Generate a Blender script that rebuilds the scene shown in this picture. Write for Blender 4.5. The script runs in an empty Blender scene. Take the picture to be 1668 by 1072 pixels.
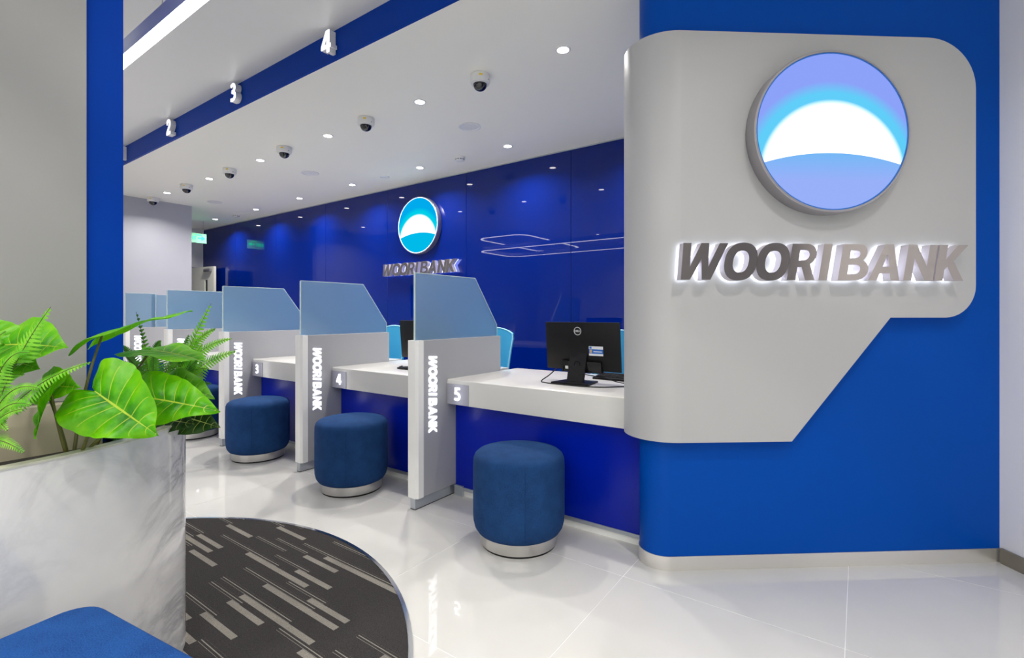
import bpy, bmesh, math, random
from mathutils import Vector, Matrix
from mathutils.geometry import tessellate_polygon
random.seed(7)
PI = math.pi
S = bpy.context.scene
C = S.collection

# ------------------------------------------------------------------ camera, world, exposure
cam_d = bpy.data.cameras.new('camera')
cam_d.sensor_width = 36.0
cam_d.lens = 36.0 * 797.6 / 1668.0
cam_d.shift_y = -24.5 / 1668.0
cam_d.clip_start = 0.05
cam = bpy.data.objects.new('camera', cam_d)
C.objects.link(cam)
cam.location = (0, 0, 1.2)
cam.rotation_euler = (PI / 2, 0, math.atan2(0.5787, 0.8155))
S.camera = cam

world = bpy.data.worlds.new('world')
S.world = world
world.use_nodes = True
world.node_tree.nodes['Background'].inputs[0].default_value = (1.0, 0.97, 0.93, 1)
world.node_tree.nodes['Background'].inputs[1].default_value = 2.0

S.view_settings.view_transform = 'Standard'
S.view_settings.look = 'None'
S.view_settings.gamma = 1
S.view_settings.use_curve_mapping = False
S.view_settings.exposure = 0.40
S.cycles.use_denoising = True
S.cycles.max_bounces = 10
S.cycles.diffuse_bounces = 5
S.cycles.glossy_bounces = 5
S.cycles.transmission_bounces = 8
S.cycles.transparent_max_bounces = 12
S.cycles.caustics_reflective = False
S.cycles.caustics_refractive = False
S.cycles.sample_clamp_indirect = 6.0

DOWNLIGHT_W = 6.3      # watts of each recessed downlight
DOWNLIGHT_LENS = 14.0
PENDANT_E = 8.0        # radiance of the pendant diffusers

# ------------------------------------------------------------------ helpers
def lin(r, g, b):
    def f(c):
        c = c / 255.0
        return c / 12.92 if c <= 0.04045 else ((c + 0.055) / 1.055) ** 2.4
    return (f(r), f(g), f(b), 1.0)

def mat(name, col, rough=0.5, metal=0.0, coat=0.0, spec=0.5, emit=None, es=0.0, coat_rough=0.03):
    m = bpy.data.materials.new(name)
    m.use_nodes = True
    b = m.node_tree.nodes['Principled BSDF']
    b.inputs['Base Color'].default_value = col
    b.inputs['Roughness'].default_value = rough
    b.inputs['Metallic'].default_value = metal
    b.inputs['Coat Weight'].default_value = coat
    b.inputs['Coat Roughness'].default_value = coat_rough
    b.inputs['Specular IOR Level'].default_value = spec
    if emit:
        b.inputs['Emission Color'].default_value = emit
        b.inputs['Emission Strength'].default_value = es
    return m

class NT:
    def __init__(self, m):
        self.t = m.node_tree
        self.n = m.node_tree.nodes
        self.p = self.n.get('Principled BSDF')
    def add(self, kind, **kw):
        x = self.n.new(kind)
        for k, v in kw.items():
            setattr(x, k, v)
        return x
    def link(self, a, b):
        self.t.links.new(a, b)
    def math(self, op, a, b=None, clamp=False):
        x = self.add('ShaderNodeMath', operation=op, use_clamp=clamp)
        for i, v in enumerate((a, b)):
            if v is None:
                continue
            if isinstance(v, (int, float)):
                x.inputs[i].default_value = v
            else:
                self.link(v, x.inputs[i])
        return x.outputs[0]
    def mix(self, fac, a, b):
        x = self.add('ShaderNodeMix', data_type='RGBA')
        for i, v in ((0, fac), (6, a), (7, b)):
            if isinstance(v, (int, float, tuple)):
                x.inputs[i].default_value = v
            else:
                self.link(v, x.inputs[i])
        return x.outputs[2]
    def ramp(self, fac, stops, interp='LINEAR'):
        x = self.add('ShaderNodeValToRGB')
        x.color_ramp.interpolation = interp
        el = x.color_ramp.elements
        while len(el) > 1:
            el.remove(el[-1])
        el[0].position, el[0].color = stops[0]
        for p, c in stops[1:]:
            e = el.new(p)
            e.color = c
        self.link(fac, x.inputs[0])
        return x.outputs[0]
    def noise(self, scale, detail=2.0, rough=0.5, vec=None):
        x = self.add('ShaderNodeTexNoise')
        x.inputs['Scale'].default_value = scale
        x.inputs['Detail'].default_value = detail
        x.inputs['Roughness'].default_value = rough
        if vec is not None:
            self.link(vec, x.inputs['Vector'])
        return x
    def coord(self, which='Object'):
        return self.add('ShaderNodeTexCoord').outputs[which]
    def sep(self, v):
        x = self.add('ShaderNodeSeparateXYZ')
        self.link(v, x.inputs[0])
        return x.outputs
    def bump(self, h, strength, dist=0.002):
        x = self.add('ShaderNodeBump')
        x.inputs['Strength'].default_value = strength
        x.inputs['Distance'].default_value = dist
        self.link(h, x.inputs['Height'])
        self.link(x.outputs[0], self.p.inputs['Normal'])

def grain(m, scale, strength, dist=0.001, tint=0.0):
    n = NT(m)
    v = n.coord()
    no = n.noise(scale, 3.0, 0.6, v)
    n.bump(no.outputs[0], strength, dist)
    if tint:
        c = tuple(n.p.inputs['Base Color'].default_value)
        d = tuple(x * (1 - tint) for x in c[:3]) + (1,)
        e = tuple(min(1, x * (1 + tint)) for x in c[:3]) + (1,)
        n.link(n.ramp(no.outputs[0], [(0.3, d), (0.7, e)]), n.p.inputs['Base Color'])
    return m

def link_mesh(name, bm, m, parent=None, smooth=True, angle=35):
    bmesh.ops.recalc_face_normals(bm, faces=bm.faces[:])
    me = bpy.data.meshes.new(name)
    bm.to_mesh(me)
    bm.free()
    if m is not None:
        me.materials.append(m)
    if smooth:
        for p in me.polygons:
            p.use_smooth = True
        me.set_sharp_from_angle(angle=math.radians(angle))
    o = bpy.data.objects.new(name, me)
    C.objects.link(o)
    if parent is not None:
        o.parent = parent
    return o

def empty(name, loc=(0, 0, 0), rz=0.0):
    o = bpy.data.objects.new(name, None)
    o.empty_display_size = 0.1
    o.location = loc
    o.rotation_euler = (0, 0, rz)
    C.objects.link(o)
    return o

def tag(o, label=None, cat=None, group=None, kind=None):
    if label: o['label'] = label
    if cat: o['category'] = cat
    if group: o['group'] = group
    if kind: o['kind'] = kind
    return o

def struct(name, bm, m, smooth=True):
    return tag(link_mesh(name, bm, m, None, smooth), kind='structure')

def copy_tree(o, parent=None):
    c = o.copy()
    C.objects.link(c)
    if parent is not None:
        c.parent = parent
    for ch in list(o.children):
        copy_tree(ch, c)
    return c

def box(bm, x0, x1, y0, y1, z0, z1, bev=0.0, seg=2):
    r = bmesh.ops.create_cube(bm, size=1.0)
    vs = r['verts']
    for v in vs:
        v.co = Vector((x0 + (v.co.x + .5) * (x1 - x0), y0 + (v.co.y + .5) * (y1 - y0), z0 + (v.co.z + .5) * (z1 - z0)))
    if bev > 0:
        es = list({e for v in vs for e in v.link_edges})
        bmesh.ops.bevel(bm, geom=es, offset=bev, segments=seg, profile=0.5, affect='EDGES')

def xform(bm, M, start=0):
    bm.verts.ensure_lookup_table()
    for v in bm.verts[start:]:
        v.co = M @ v.co

def lathe(bm, prof, seg=40, M=None):
    """prof: list of (r, z); r == 0 closes on the axis"""
    rings = []
    for r, z in prof:
        if r <= 1e-6:
            rings.append([bm.verts.new((0, 0, z))])
        else:
            rings.append([bm.verts.new((r * math.cos(2 * PI * i / seg), r * math.sin(2 * PI * i / seg), z)) for i in range(seg)])
    for a, b in zip(rings, rings[1:]):
        if len(a) == 1 and len(b) == 1:
            continue
        for i in range(seg):
            j = (i + 1) % seg
            if len(a) == 1:
                bm.faces.new((a[0], b[i], b[j]))
            elif len(b) == 1:
                bm.faces.new((a[i], a[j], b[0]))
            else:
                bm.faces.new((a[i], a[j], b[j], b[i]))
    if M is not None:
        for ring in rings:
            for v in ring:
                v.co = M @ v.co

def tube(bm, pts, r, seg=8, caps=True):
    pts = [Vector(p) for p in pts]
    rs = r if isinstance(r, (list, tuple)) else [r] * len(pts)
    t0 = (pts[1] - pts[0]).normalized()
    up = Vector((0, 0, 1)) if abs(t0.z) < 0.9 else Vector((1, 0, 0))
    n = t0.cross(up).normalized()
    rings = []
    for i, p in enumerate(pts):
        t = (pts[min(i + 1, len(pts) - 1)] - pts[max(i - 1, 0)]).normalized()
        n = (n - t * n.dot(t)).normalized()
        b = t.cross(n)
        rings.append([bm.verts.new(p + (n * math.cos(2 * PI * k / seg) + b * math.sin(2 * PI * k / seg)) * rs[i]) for k in range(seg)])
    for a, b in zip(rings, rings[1:]):
        for k in range(seg):
            bm.faces.new((a[k], a[(k + 1) % seg], b[(k + 1) % seg], b[k]))
    if caps:
        bm.faces.new(rings[0][::-1])
        bm.faces.new(rings[-1])

def bez(p0, p1, p2, n=10):
    p0, p1, p2 = Vector(p0), Vector(p1), Vector(p2)
    return [p0 * (1 - t) ** 2 + p1 * 2 * t * (1 - t) + p2 * t * t for t in [i / n for i in range(n + 1)]]

def prism(bm, contours, z0, z1, f=None, top=True, bottom=True):
    """extrude a polygon with holes from z0 to z1; f maps (x, y, z) to a point"""
    f = f or (lambda x, y, z: Vector((x, y, z)))
    flat = [p for c in contours for p in c]
    tris = tessellate_polygon([[Vector((p[0], p[1], 0)) for p in c] for c in contours])
    lo = [bm.verts.new(f(p[0], p[1], z0)) for p in flat]
    hi = [bm.verts.new(f(p[0], p[1], z1)) for p in flat]
    for t in tris:
        if len(set(t)) < 3:
            continue
        try:
            if bottom: bm.faces.new([lo[i] for i in t][::-1])
            if top: bm.faces.new([hi[i] for i in t])
        except ValueError:
            pass
    k = 0
    for c in contours:
        n = len(c)
        for i in range(n):
            j = (i + 1) % n
            bm.faces.new((lo[k + i], lo[k + j], hi[k + j], hi[k + i]))
        k += n

def arc(cx, cy, r, a0, a1, n=12, ry=None):
    ry = r if ry is None else ry
    return [(cx + r * math.cos(math.radians(a0 + (a1 - a0) * i / n)), cy + ry * math.sin(math.radians(a0 + (a1 - a0) * i / n))) for i in range(n + 1)]

def catmull(pts, n=8, closed=True):
    out = []
    N = len(pts)
    for i in range(N if closed else N - 1):
        def g(k):
            return pts[k % N] if closed else pts[max(0, min(N - 1, k))]
        p0, p1, p2, p3 = g(i - 1), g(i), g(i + 1), g(i + 2)
        for j in range(n):
            t = j / n
            out.append(tuple(0.5 * ((2 * b) + (-a + c) * t + (2 * a - 5 * b + 4 * c - d) * t * t + (-a + 3 * b - 3 * c + d) * t ** 3) for a, b, c, d in zip(p0, p1, p2, p3)))
    if not closed:
        out.append(tuple(pts[-1]))
    return out

# ------------------------------------------------------------------ letter shapes (cap height 1)
def sup(cx, cy, rx, ry, n=36, e=0.86):
    o = []
    for i in range(n):
        a = 2 * PI * i / n
        c, s = math.cos(a), math.sin(a)
        o.append((cx + rx * math.copysign(abs(c) ** e, c), cy + ry * math.copysign(abs(s) ** e, s)))
    return o
GLYPH = {
    'W': (1.22, [[(0, 1), (.22, 1), (.28, .36), (.49, 1), (.70, 1), (.78, .36), (.99, 1), (1.22, 1), (.90, 0), (.66, 0), (.56, .56), (.34, 0), (.09, 0)]]),
    'O': (.90, [sup(.45, .5, .45, .52), sup(.45, .5, .215, .30)]),
    'R': (.77, [[(0, 0), (0, 1), (.40, 1)] + arc(.42, .70, .30, 90, -60, 10) + [(.77, 0), (.51, 0), (.35, .36), (.24, .36), (.24, 0)],
                [(.24, .83), (.24, .54), (.37, .54)] + arc(.38, .685, .145, -90, 90, 8)]),
    'I': (.23, [[(0, 0), (0, 1), (.235, 1), (.235, 0)]]),
    'B': (.83, [[(0, 0), (0, 1), (.46, 1)] + arc(.47, .755, .245, 90, -52, 8) + arc(.50, .285, .315, 62, -90, 10, .285),
                [(.24, .83), (.24, .61), (.40, .61)] + arc(.41, .72, .11, -90, 90, 6),
                [(.24, .43), (.24, .17), (.44, .17)] + arc(.45, .30, .13, -90, 90, 6)]),
    'A': (.88, [[(0, 0), (.33, 1), (.57, 1), (.88, 0), (.635, 0), (.58, .20), (.295, .20), (.235, 0)], [(.345, .38), (.535, .38), (.445, .74)]]),
    'N': (.84, [[(0, 0), (0, 1), (.24, 1), (.61, .40), (.61, 1), (.84, 1), (.84, 0), (.61, 0), (.23, .62), (.23, 0)]]),
    'K': (.83, [[(0, 0), (0, 1), (.24, 1), (.24, .60), (.53, 1), (.82, 1), (.47, .55), (.83, 0), (.55, 0), (.31, .39), (.24, .30), (.24, 0)]]),
}
WORD = [('W', 0), ('O', 1.20), ('O', 2.085), ('R', 2.995), ('I', 3.875), ('B', 4.415), ('A', 5.27), ('N', 6.26), ('K', 7.15)]

def stroke(path, w):
    """closed outline of a thick open path"""
    P = [Vector((p[0], p[1])) for p in path]
    L, R_ = [], []
    for i, p in enumerate(P):
        a = (p - P[i - 1]).normalized() if i > 0 else None
        b = (P[i + 1] - p).normalized() if i < len(P) - 1 else None
        if a is None: a = b
        if b is None: b = a
        n = Vector((-a.y - b.y, a.x + b.x)).normalized()
        k = 1.0 / max(0.5, n.dot(Vector((-a.y, a.x))))
        L.append(tuple(p + n * (w / 2) * k))
        R_.append(tuple(p - n * (w / 2) * k))
    return L + R_[::-1]
DIGIT = {   # width about .62, pieces of (outline, holes)
    '1': [[[(.19, 0), (.19, .74), (.02, .66), (.02, .84), (.25, 1), (.42, 1), (.42, 0)]]],
    '2': [[stroke([(.07, .76)] + arc(.30, .70, .215, 165, -35, 14) + [(.12, .16)], .19)], [[(.02, 0), (.02, .19), (.60, .19), (.60, 0)]]],
    '3': [[stroke([(.07, .86)] + arc(.29, .735, .185, 115, -80, 12) + [(.18, .545)], .17)], [stroke([(.18, .53)] + arc(.29, .285, .215, 80, -115, 14, .20) + [(.05, .11)], .17)]],
    '4': [[[(.40, 0), (.40, .20), (0, .20), (0, .36), (.34, 1), (.58, 1), (.58, .37), (.68, .37), (.68, .20), (.58, .20), (.58, 0)], [(.40, .37), (.40, .72), (.20, .37)]]],
    '5': [[[(.08, 1), (.56, 1), (.56, .83), (.26, .83), (.25, .50), (.06, .50)]], [stroke([(.07, .55), (.2, .58)] + arc(.31, .31, .215, 75, -115, 14, .23) + [(.04, .11)], .17)]],
}

# ------------------------------------------------------------------ materials
M = {}
M['white_paint'] = grain(mat('white_paint', lin(228, 230, 234), 0.6), 220, 0.03)
M['ceiling_paint'] = grain(mat('ceiling_paint', lin(243, 241, 231), 0.55), 220, 0.03)
M['lobby_ceiling'] = mat('lobby_ceiling_satin', lin(232, 231, 226), 0.32)
M['wall_lavender'] = grain(mat('cool_white_wall', lin(232, 231, 232), 0.6), 200, 0.03)
M['blue_column'] = mat('blue_satin_cladding', lin(0, 70, 164), 0.4, spec=0.08)
M['blue_pillar'] = grain(mat('blue_pillar_laminate', lin(0, 60, 164), 0.45, spec=0.08), 300, 0.02)
M['blue_fascia'] = mat('navy_fascia', lin(0, 56, 152), 0.4, spec=0.08)
M['blue_desk'] = mat('deep_blue_gloss', lin(0, 30, 165), 0.25, spec=0.3)
M['blue_glass'] = mat('blue_back_painted_glass', lin(0, 28, 116), 0.9, spec=0.0, coat=0.8, coat_rough=0.0)
M['steel'] = mat('brushed_steel', lin(205, 203, 200), 0.28, metal=1.0)
M['dark_steel'] = mat('dark_steel', lin(140, 134, 126), 0.3, metal=1.0)
M['chrome'] = mat('polished_chrome', lin(225, 225, 228), 0.12, metal=1.0)
M['letter_steel'] = mat('brushed_letter_steel', lin(192, 184, 180), 0.22, metal=1.0)
M['letter_return'] = mat('letter_return_halo_lit', lin(216, 210, 218), 0.5, metal=0.6)  # sides coloured paler than the fronts, as if lit by the halo
M['rim_steel'] = mat('rim_aluminium', lin(178, 174, 178), 0.38, metal=0.85)
M['sign_white'] = mat('sign_panel_white', lin(174, 174, 176), 0.42)
M['desk_white'] = mat('solid_surface_white', lin(208, 207, 204), 0.18, coat=0.15, coat_rough=0.06)
M['post_white'] = mat('post_white_laminate', lin(240, 240, 238), 0.35)
M['grey_laminate'] = grain(mat('grey_laminate', lin(164, 165, 170), 0.38), 400, 0.03)
M['plaque_grey'] = mat('plaque_satin_grey', lin(168, 168, 180), 0.3, metal=0.3)
M['plinth_alu'] = mat('plinth_aluminium', lin(190, 196, 202), 0.35, metal=0.7)
M['glow'] = mat('lit_white_letter', (1, 1, 1, 1), 0.5, emit=(0.93, 0.94, 1.0, 1), es=1.5)
M['glow_digit'] = mat('lit_digit_face', (1, 1, 1, 1), 0.5, emit=(0.93, 0.94, 1.0, 1), es=0.9)
M['halo'] = mat('halo_led', (1, 1, 1, 1), 0.5, emit=(0.85, 0.9, 1.0, 1), es=5.0)
M['halo_blue'] = mat('halo_led_blue', (1, 1, 1, 1), 0.5, emit=(0.25, 0.35, 1.0, 1), es=3.0)
M['led_strip'] = mat('backlight_led', (1, 1, 1, 1), 0.5, emit=(0.55, 0.7, 1.0, 1), es=2.2)
M['lens'] = mat('downlight_lens', (1, 1, 1, 1), 0.5, emit=(1, 0.97, 0.93, 1), es=DOWNLIGHT_LENS)
M['diffuser'] = mat('pendant_diffuser', (1, 1, 1, 1), 0.5, emit=(1, 0.965, 0.92, 1), es=PENDANT_E)
M['pendant_body'] = mat('pendant_pale_blue_aluminium', lin(222, 230, 250), 0.4, metal=0.0)
M['plastic_white'] = mat('white_plastic', lin(222, 222, 222), 0.4)
M['dome_black'] = mat('smoked_dome', lin(14, 14, 16), 0.06, coat=0.5)
M['lens_grey'] = mat('camera_lens_grey', lin(70, 70, 72), 0.3)
M['yellow'] = mat('yellow_sticker', lin(225, 190, 30), 0.5)
M['black_plastic'] = grain(mat('black_plastic', lin(15, 14, 15), 0.45, spec=0.3), 500, 0.05)
M['black_gloss'] = mat('black_gloss', lin(16, 16, 18), 0.12)
M['logo_grey'] = mat('logo_silver', lin(205, 205, 205), 0.4)
M['paper'] = mat('white_label', lin(235, 235, 235), 0.5)
M['label_blue'] = mat('blue_label', lin(40, 110, 200), 0.5)
M['label_tan'] = mat('tan_label', lin(205, 170, 130), 0.5)
M['chair_cyan'] = mat('sky_blue_upholstery', lin(44, 152, 200), 0.6)
M['chair_edge'] = mat('pale_blue_piping', lin(150, 210, 235), 0.5)
M['pillar_grey'] = grain(mat('pillar_grey_satin', lin(158, 158, 157), 0.3), 300, 0.02)
M['plinth_champagne'] = mat('champagne_gloss_panel', lin(188, 180, 158), 0.14, metal=0.2)
M['reflection_dark'] = mat('dark_reflection_panel', lin(52, 50, 66), 0.5)  # for the added panel that darkens the letters' reflection
M['grout'] = mat('pale_grout', lin(250, 250, 250), 0.6)
M['soil'] = grain(mat('dark_soil', lin(34, 30, 24), 0.95), 60, 0.8, 0.01, 0.4)
M['stem'] = mat('olive_stem', lin(98, 96, 40), 0.5)
M['fern_stem'] = mat('brown_rachis', lin(78, 84, 34), 0.6)
M['door_white'] = mat('door_cream', lin(226, 226, 216), 0.4)
M['dark_glass'] = mat('dark_glazing', lin(70, 80, 78), 0.08)
M['green_glow'] = mat('green_exit_glow', lin(20, 210, 110), 0.5, emit=lin(10, 240, 110), es=2.4)
M['exit_plate'] = mat('exit_plate', lin(120, 190, 150), 0.2, emit=lin(30, 150, 90), es=0.1)
M['rubber'] = mat('black_rubber', lin(18, 18, 18), 0.7)

def fabric(name, dark, light, scale=420):
    m = mat(name, light, 0.9, spec=0.2)
    n = NT(m)
    v = n.coord()
    a = n.noise(scale, 4.0, 0.7, v)
    b = n.noise(14, 3.0, 0.6, v)
    f = n.math('ADD', n.math('MULTIPLY', a.outputs[0], 0.75), n.math('MULTIPLY', b.outputs[0], 0.25))
    n.link(n.ramp(f, [(0.36, dark), (0.64, light)]), n.p.inputs['Base Color'])
    n.bump(a.outputs[0], 0.35, 0.002)
    n.p.inputs['Sheen Weight'].default_value = 0.12
    n.p.inputs['Sheen Roughness'].default_value = 0.4
    n.p.inputs['Sheen Tint'].default_value = light
    return m
M['stool_fabric'] = fabric('navy_wool', lin(14, 43, 84), lin(31, 74, 128))
M['bench_fabric'] = fabric('royal_blue_felt', lin(12, 50, 108), lin(31, 86, 156), 300)

def floor_tile_mat():
    m = mat('polished_white_porcelain', lin(222, 222, 219), 0.025, spec=0.5)
    n = NT(m)
    v = n.coord('Object')
    no = n.noise(1.1, 4, 0.6, v)
    n.link(n.ramp(no.outputs[0], [(0.3, lin(206, 206, 203)), (0.7, lin(216, 215, 212))]), n.p.inputs['Base Color'])
    return m
M['tile'] = floor_tile_mat()

def marble():
    m = mat('white_marble', lin(225, 225, 222), 0.1, coat=0.4)
    n = NT(m)
    v = n.coord('Object')
    mp = n.add('ShaderNodeMapping')
    mp.inputs['Rotation'].default_value = (0.4, 0.7, 0.3)
    n.link(v, mp.inputs[0])
    big = n.noise(1.6, 7, 0.66, mp.outputs[0])
    big.inputs['Distortion'].default_value = 1.4
    cloud = n.noise(1.5, 4, 0.55, mp.outputs[0])
    d = n.math('ABSOLUTE', n.math('SUBTRACT', big.outputs[0], 0.5))
    vein = n.ramp(d, [(0.0, (1, 1, 1, 1)), (0.03, (.45, .45, .45, 1)), (0.10, (0, 0, 0, 1))])
    base = n.ramp(cloud.outputs[0], [(0.35, lin(204, 205, 206)), (0.6, lin(232, 231, 228))])
    patch = n.ramp(n.noise(1.1, 2, 0.5, v).outputs[0], [(0.38, (0, 0, 0, 1)), (0.60, (1, 1, 1, 1))])
    k = n.math('MULTIPLY', n.math('MULTIPLY', vein, patch), 0.68)
    n.link(n.mix(k, base, lin(128, 130, 134)), n.p.inputs['Base Color'])
    return m
M['marble'] = marble()

def carpet():
    m = mat('charcoal_dash_carpet', lin(58, 56, 56), 0.95, spec=0.1)
    n = NT(m)
    v = n.coord('Object')
    def brick(bw, rh, off, shift):
        mp = n.add('ShaderNodeMapping')
        mp.inputs['Location'].default_value = shift
        n.link(v, mp.inputs[0])
        b = n.add('ShaderNodeTexBrick')
        b.offset = off
        b.offset_frequency = 3
        b.squash = 1.0
        b.inputs['Color1'].default_value = (0, 0, 0, 1)
        b.inputs['Color2'].default_value = (1, 1, 1, 1)
        b.inputs['Scale'].default_value = 1.0
        b.inputs['Mortar Size'].default_value = 0.0
        b.inputs['Brick Width'].default_value = bw
        b.inputs['Row Height'].default_value = rh
        n.link(mp.outputs[0], b.inputs['Vector'])
        return b.outputs['Color']
    y = n.sep(v)[1]
    a = brick(0.26, 0.050, 0.37, (0.13, 0.0, 0))
    row = n.math('FRACT', n.math('DIVIDE', n.math('ADD', y, 5.0), 0.050))
    dash = n.math('MULTIPLY', n.math('GREATER_THAN', a, 0.66), n.math('LESS_THAN', row, 0.5))
    b = brick(0.28, 0.050, 0.61, (0.37, 0.0, 0))
    sel = n.math('MULTIPLY', n.math('MULTIPLY', n.math('GREATER_THAN', b, 0.62), n.math('GREATER_THAN', row, 0.52)), n.math('LESS_THAN', row, 0.98))
    fine = n.math('GREATER_THAN', n.math('FRACT', n.math('DIVIDE', n.math('ADD', y, 0.01), 0.0125)), 0.70)
    lines = n.math('MULTIPLY', sel, fine)
    fade = n.math('ADD', 0.55, n.math('MULTIPLY', n.noise(5.0, 2, 0.5, v).outputs[0], 0.8), True)
    k = n.math('MULTIPLY', n.math('MAXIMUM', n.math('MULTIPLY', dash, 0.85), lines), fade, True)
    pile = n.noise(260, 3, 0.7, v)
    base = n.ramp(pile.outputs[0], [(0.3, lin(42, 40, 41)), (0.7, lin(70, 68, 68))])
    light = n.ramp(pile.outputs[0], [(0.3, lin(122, 118, 110)), (0.7, lin(160, 156, 148))])
    n.link(n.mix(k, base, light), n.p.inputs['Base Color'])
    n.bump(pile.outputs[0], 0.6, 0.004)
    return m
M['carpet'] = carpet()

def frosted():
    m = bpy.data.materials.new('frosted_glass')
    m.use_nodes = True
    n = NT(m)
    p = n.p
    p.inputs['Base Color'].default_value = (0.72, 0.92, 1.0, 1)
    p.inputs['Roughness'].default_value = 0.3
    p.inputs['Transmission Weight'].default_value = 1.0
    p.inputs['IOR'].default_value = 2.0
    d = n.add('ShaderNodeBsdfDiffuse')
    d.inputs[0].default_value = lin(136, 184, 230)
    t = n.add('ShaderNodeBsdfTranslucent')
    t.inputs[0].default_value = lin(146, 196, 236)
    a = n.add('ShaderNodeAddShader')
    mx0 = n.add('ShaderNodeMixShader')
    mx0.inputs[0].default_value = 0.5
    n.link(d.outputs[0], mx0.inputs[1]); n.link(t.outputs[0], mx0.inputs[2])
    mx = n.add('ShaderNodeMixShader')
    mx.inputs[0].default_value = 0.28
    n.link(p.outputs[0], mx.inputs[1]); n.link(mx0.outputs[0], mx.inputs[2])
    n.link(mx.outputs[0], n.n['Material Output'].inputs[0])
    n.n.remove(a)
    return m
M['frosted'] = frosted()
M['glass_edge'] = mat('pale_green_glass_edge', lin(208, 226, 222), 0.25)

def clear_glass():
    m = bpy.data.materials.new('clear_pane')
    m.use_nodes = True
    n = NT(m)
    t = n.add('ShaderNodeBsdfTransparent')
    t.inputs[0].default_value = (0.93, 0.96, 0.95, 1)
    g = n.add('ShaderNodeBsdfGlossy')
    g.inputs['Roughness'].default_value = 0.02
    mx = n.add('ShaderNodeMixShader')
    mx.inputs[0].default_value = 0.07
    n.link(t.outputs[0], mx.inputs[1]); n.link(g.outputs[0], mx.inputs[2])
    n.link(mx.outputs[0], n.n['Material Output'].inputs[0])
    return m
M['clear_pane'] = clear_glass()

def leaf_mat(name, dark, mid, light, vein, trans):
    m = bpy.data.materials.new(name)
    m.use_nodes = True
    n = NT(m)
    p = n.p
    uv = n.coord('UV')
    u, v, _ = n.sep(uv)
    ob = n.coord('Object')
    no = n.noise(26, 3, 0.6, ob).outputs[0]
    base = n.ramp(n.math('ADD', n.math('MULTIPLY', no, 0.6), n.math('MULTIPLY', v, 0.3)), [(0.25, dark), (0.45, mid), (0.68, light)])
    # side veins run along lines of equal u; the midrib at v = 0
    ph = n.math('FRACT', n.math('ADD', n.math('MULTIPLY', u, 10.0), n.math('MULTIPLY', n.math('MULTIPLY', v, v), -0.55)))
    side = n.math('ABSOLUTE', n.math('SUBTRACT', ph, 0.5))
    w = n.math('ADD', 0.012, n.math('MULTIPLY', n.math('SUBTRACT', 1.0, v), 0.035))
    sv = n.math('MULTIPLY', n.math('LESS_THAN', side, w), n.math('LESS_THAN', v, 0.86))
    mid_v = n.math('LESS_THAN', v, 0.026)
    k = n.math('MAXIMUM', n.math('MULTIPLY', sv, 0.75), mid_v)
    n.link(n.mix(k, base, vein), p.inputs['Base Color'])
    p.inputs['Roughness'].default_value = 0.4
    p.inputs['Specular IOR Level'].default_value = 0.3
    t = n.add('ShaderNodeBsdfTranslucent')
    t.inputs[0].default_value = trans
    mx = n.add('ShaderNodeMixShader')
    mx.inputs[0].default_value = 0.3
    n.link(p.outputs[0], mx.inputs[1]); n.link(t.outputs[0], mx.inputs[2])
    n.link(mx.outputs[0], n.n['Material Output'].inputs[0])
    return m
M['leaf'] = leaf_mat('bright_taro_leaf', lin(32, 118, 2), lin(84, 172, 4), lin(124, 198, 14), lin(182, 204, 56), lin(96, 180, 8))
M['leaf_dark'] = leaf_mat('deep_green_leaf', lin(40, 110, 14), lin(84, 160, 26), lin(120, 190, 46), lin(170, 205, 90), lin(90, 150, 20))
M['leaf_varie'] = leaf_mat('variegated_leaf', lin(14, 40, 12), lin(30, 66, 20), lin(60, 98, 34), lin(190, 205, 110), lin(40, 70, 16))

def frond_mat(name, a, b, trans):
    m = bpy.data.materials.new(name)
    m.use_nodes = True
    n = NT(m)
    no = n.noise(30, 2, 0.5, n.coord('Object')).outputs[0]
    n.link(n.ramp(no, [(0.35, a), (0.65, b)]), n.p.inputs['Base Color'])
    n.p.inputs['Roughness'].default_value = 0.5
    t = n.add('ShaderNodeBsdfTranslucent')
    t.inputs[0].default_value = trans
    mx = n.add('ShaderNodeMixShader')
    mx.inputs[0].default_value = 0.3
    n.link(n.p.outputs[0], mx.inputs[1]); n.link(t.outputs[0], mx.inputs[2])
    n.link(mx.outputs[0], n.n['Material Output'].inputs[0])
    return m
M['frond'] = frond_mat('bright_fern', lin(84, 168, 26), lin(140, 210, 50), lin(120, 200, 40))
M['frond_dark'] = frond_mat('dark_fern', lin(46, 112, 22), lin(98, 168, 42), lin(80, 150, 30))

def logo_mat(name, outer, cyan, white, sea_top, sea, strength):
    """backlit dome logo: a white crescent fading through cyan to blue above a blue hill; object space is the unit disc"""
    m = bpy.data.materials.new(name)
    m.use_nodes = True
    n = NT(m)
    x, y, _ = n.sep(n.coord('Object'))
    def dist(cx, cy):
        dx = n.math('SUBTRACT', x, cx)
        dy = n.math('SUBTRACT', y, cy)
        return n.math('SQRT', n.math('ADD', n.math('MULTIPLY', dx, dx), n.math('MULTIPLY', dy, dy)))
    r = dist(0.0, -0.56)
    sky = n.ramp(n.math('SUBTRACT', r, 0.5), [(0.375, white), (0.47, cyan), (0.55, cyan), (0.70, outer), (1.0, outer)])
    se = n.ramp(n.math('ADD', n.math('MULTIPLY', y, -1.0), 0.0), [(0.27, sea_top), (0.62, sea), (1.0, sea)])
    hill = n.math('LESS_THAN', dist(0.0, -3.375), 3.10)
    col = n.mix(hill, sky, se)
    e = n.add('ShaderNodeEmission')
    e.inputs[1].default_value = strength * 0.76
    n.link(col, e.inputs[0])
    n.link(e.outputs[0], n.n['Material Output'].inputs[0])
    return m
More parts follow.
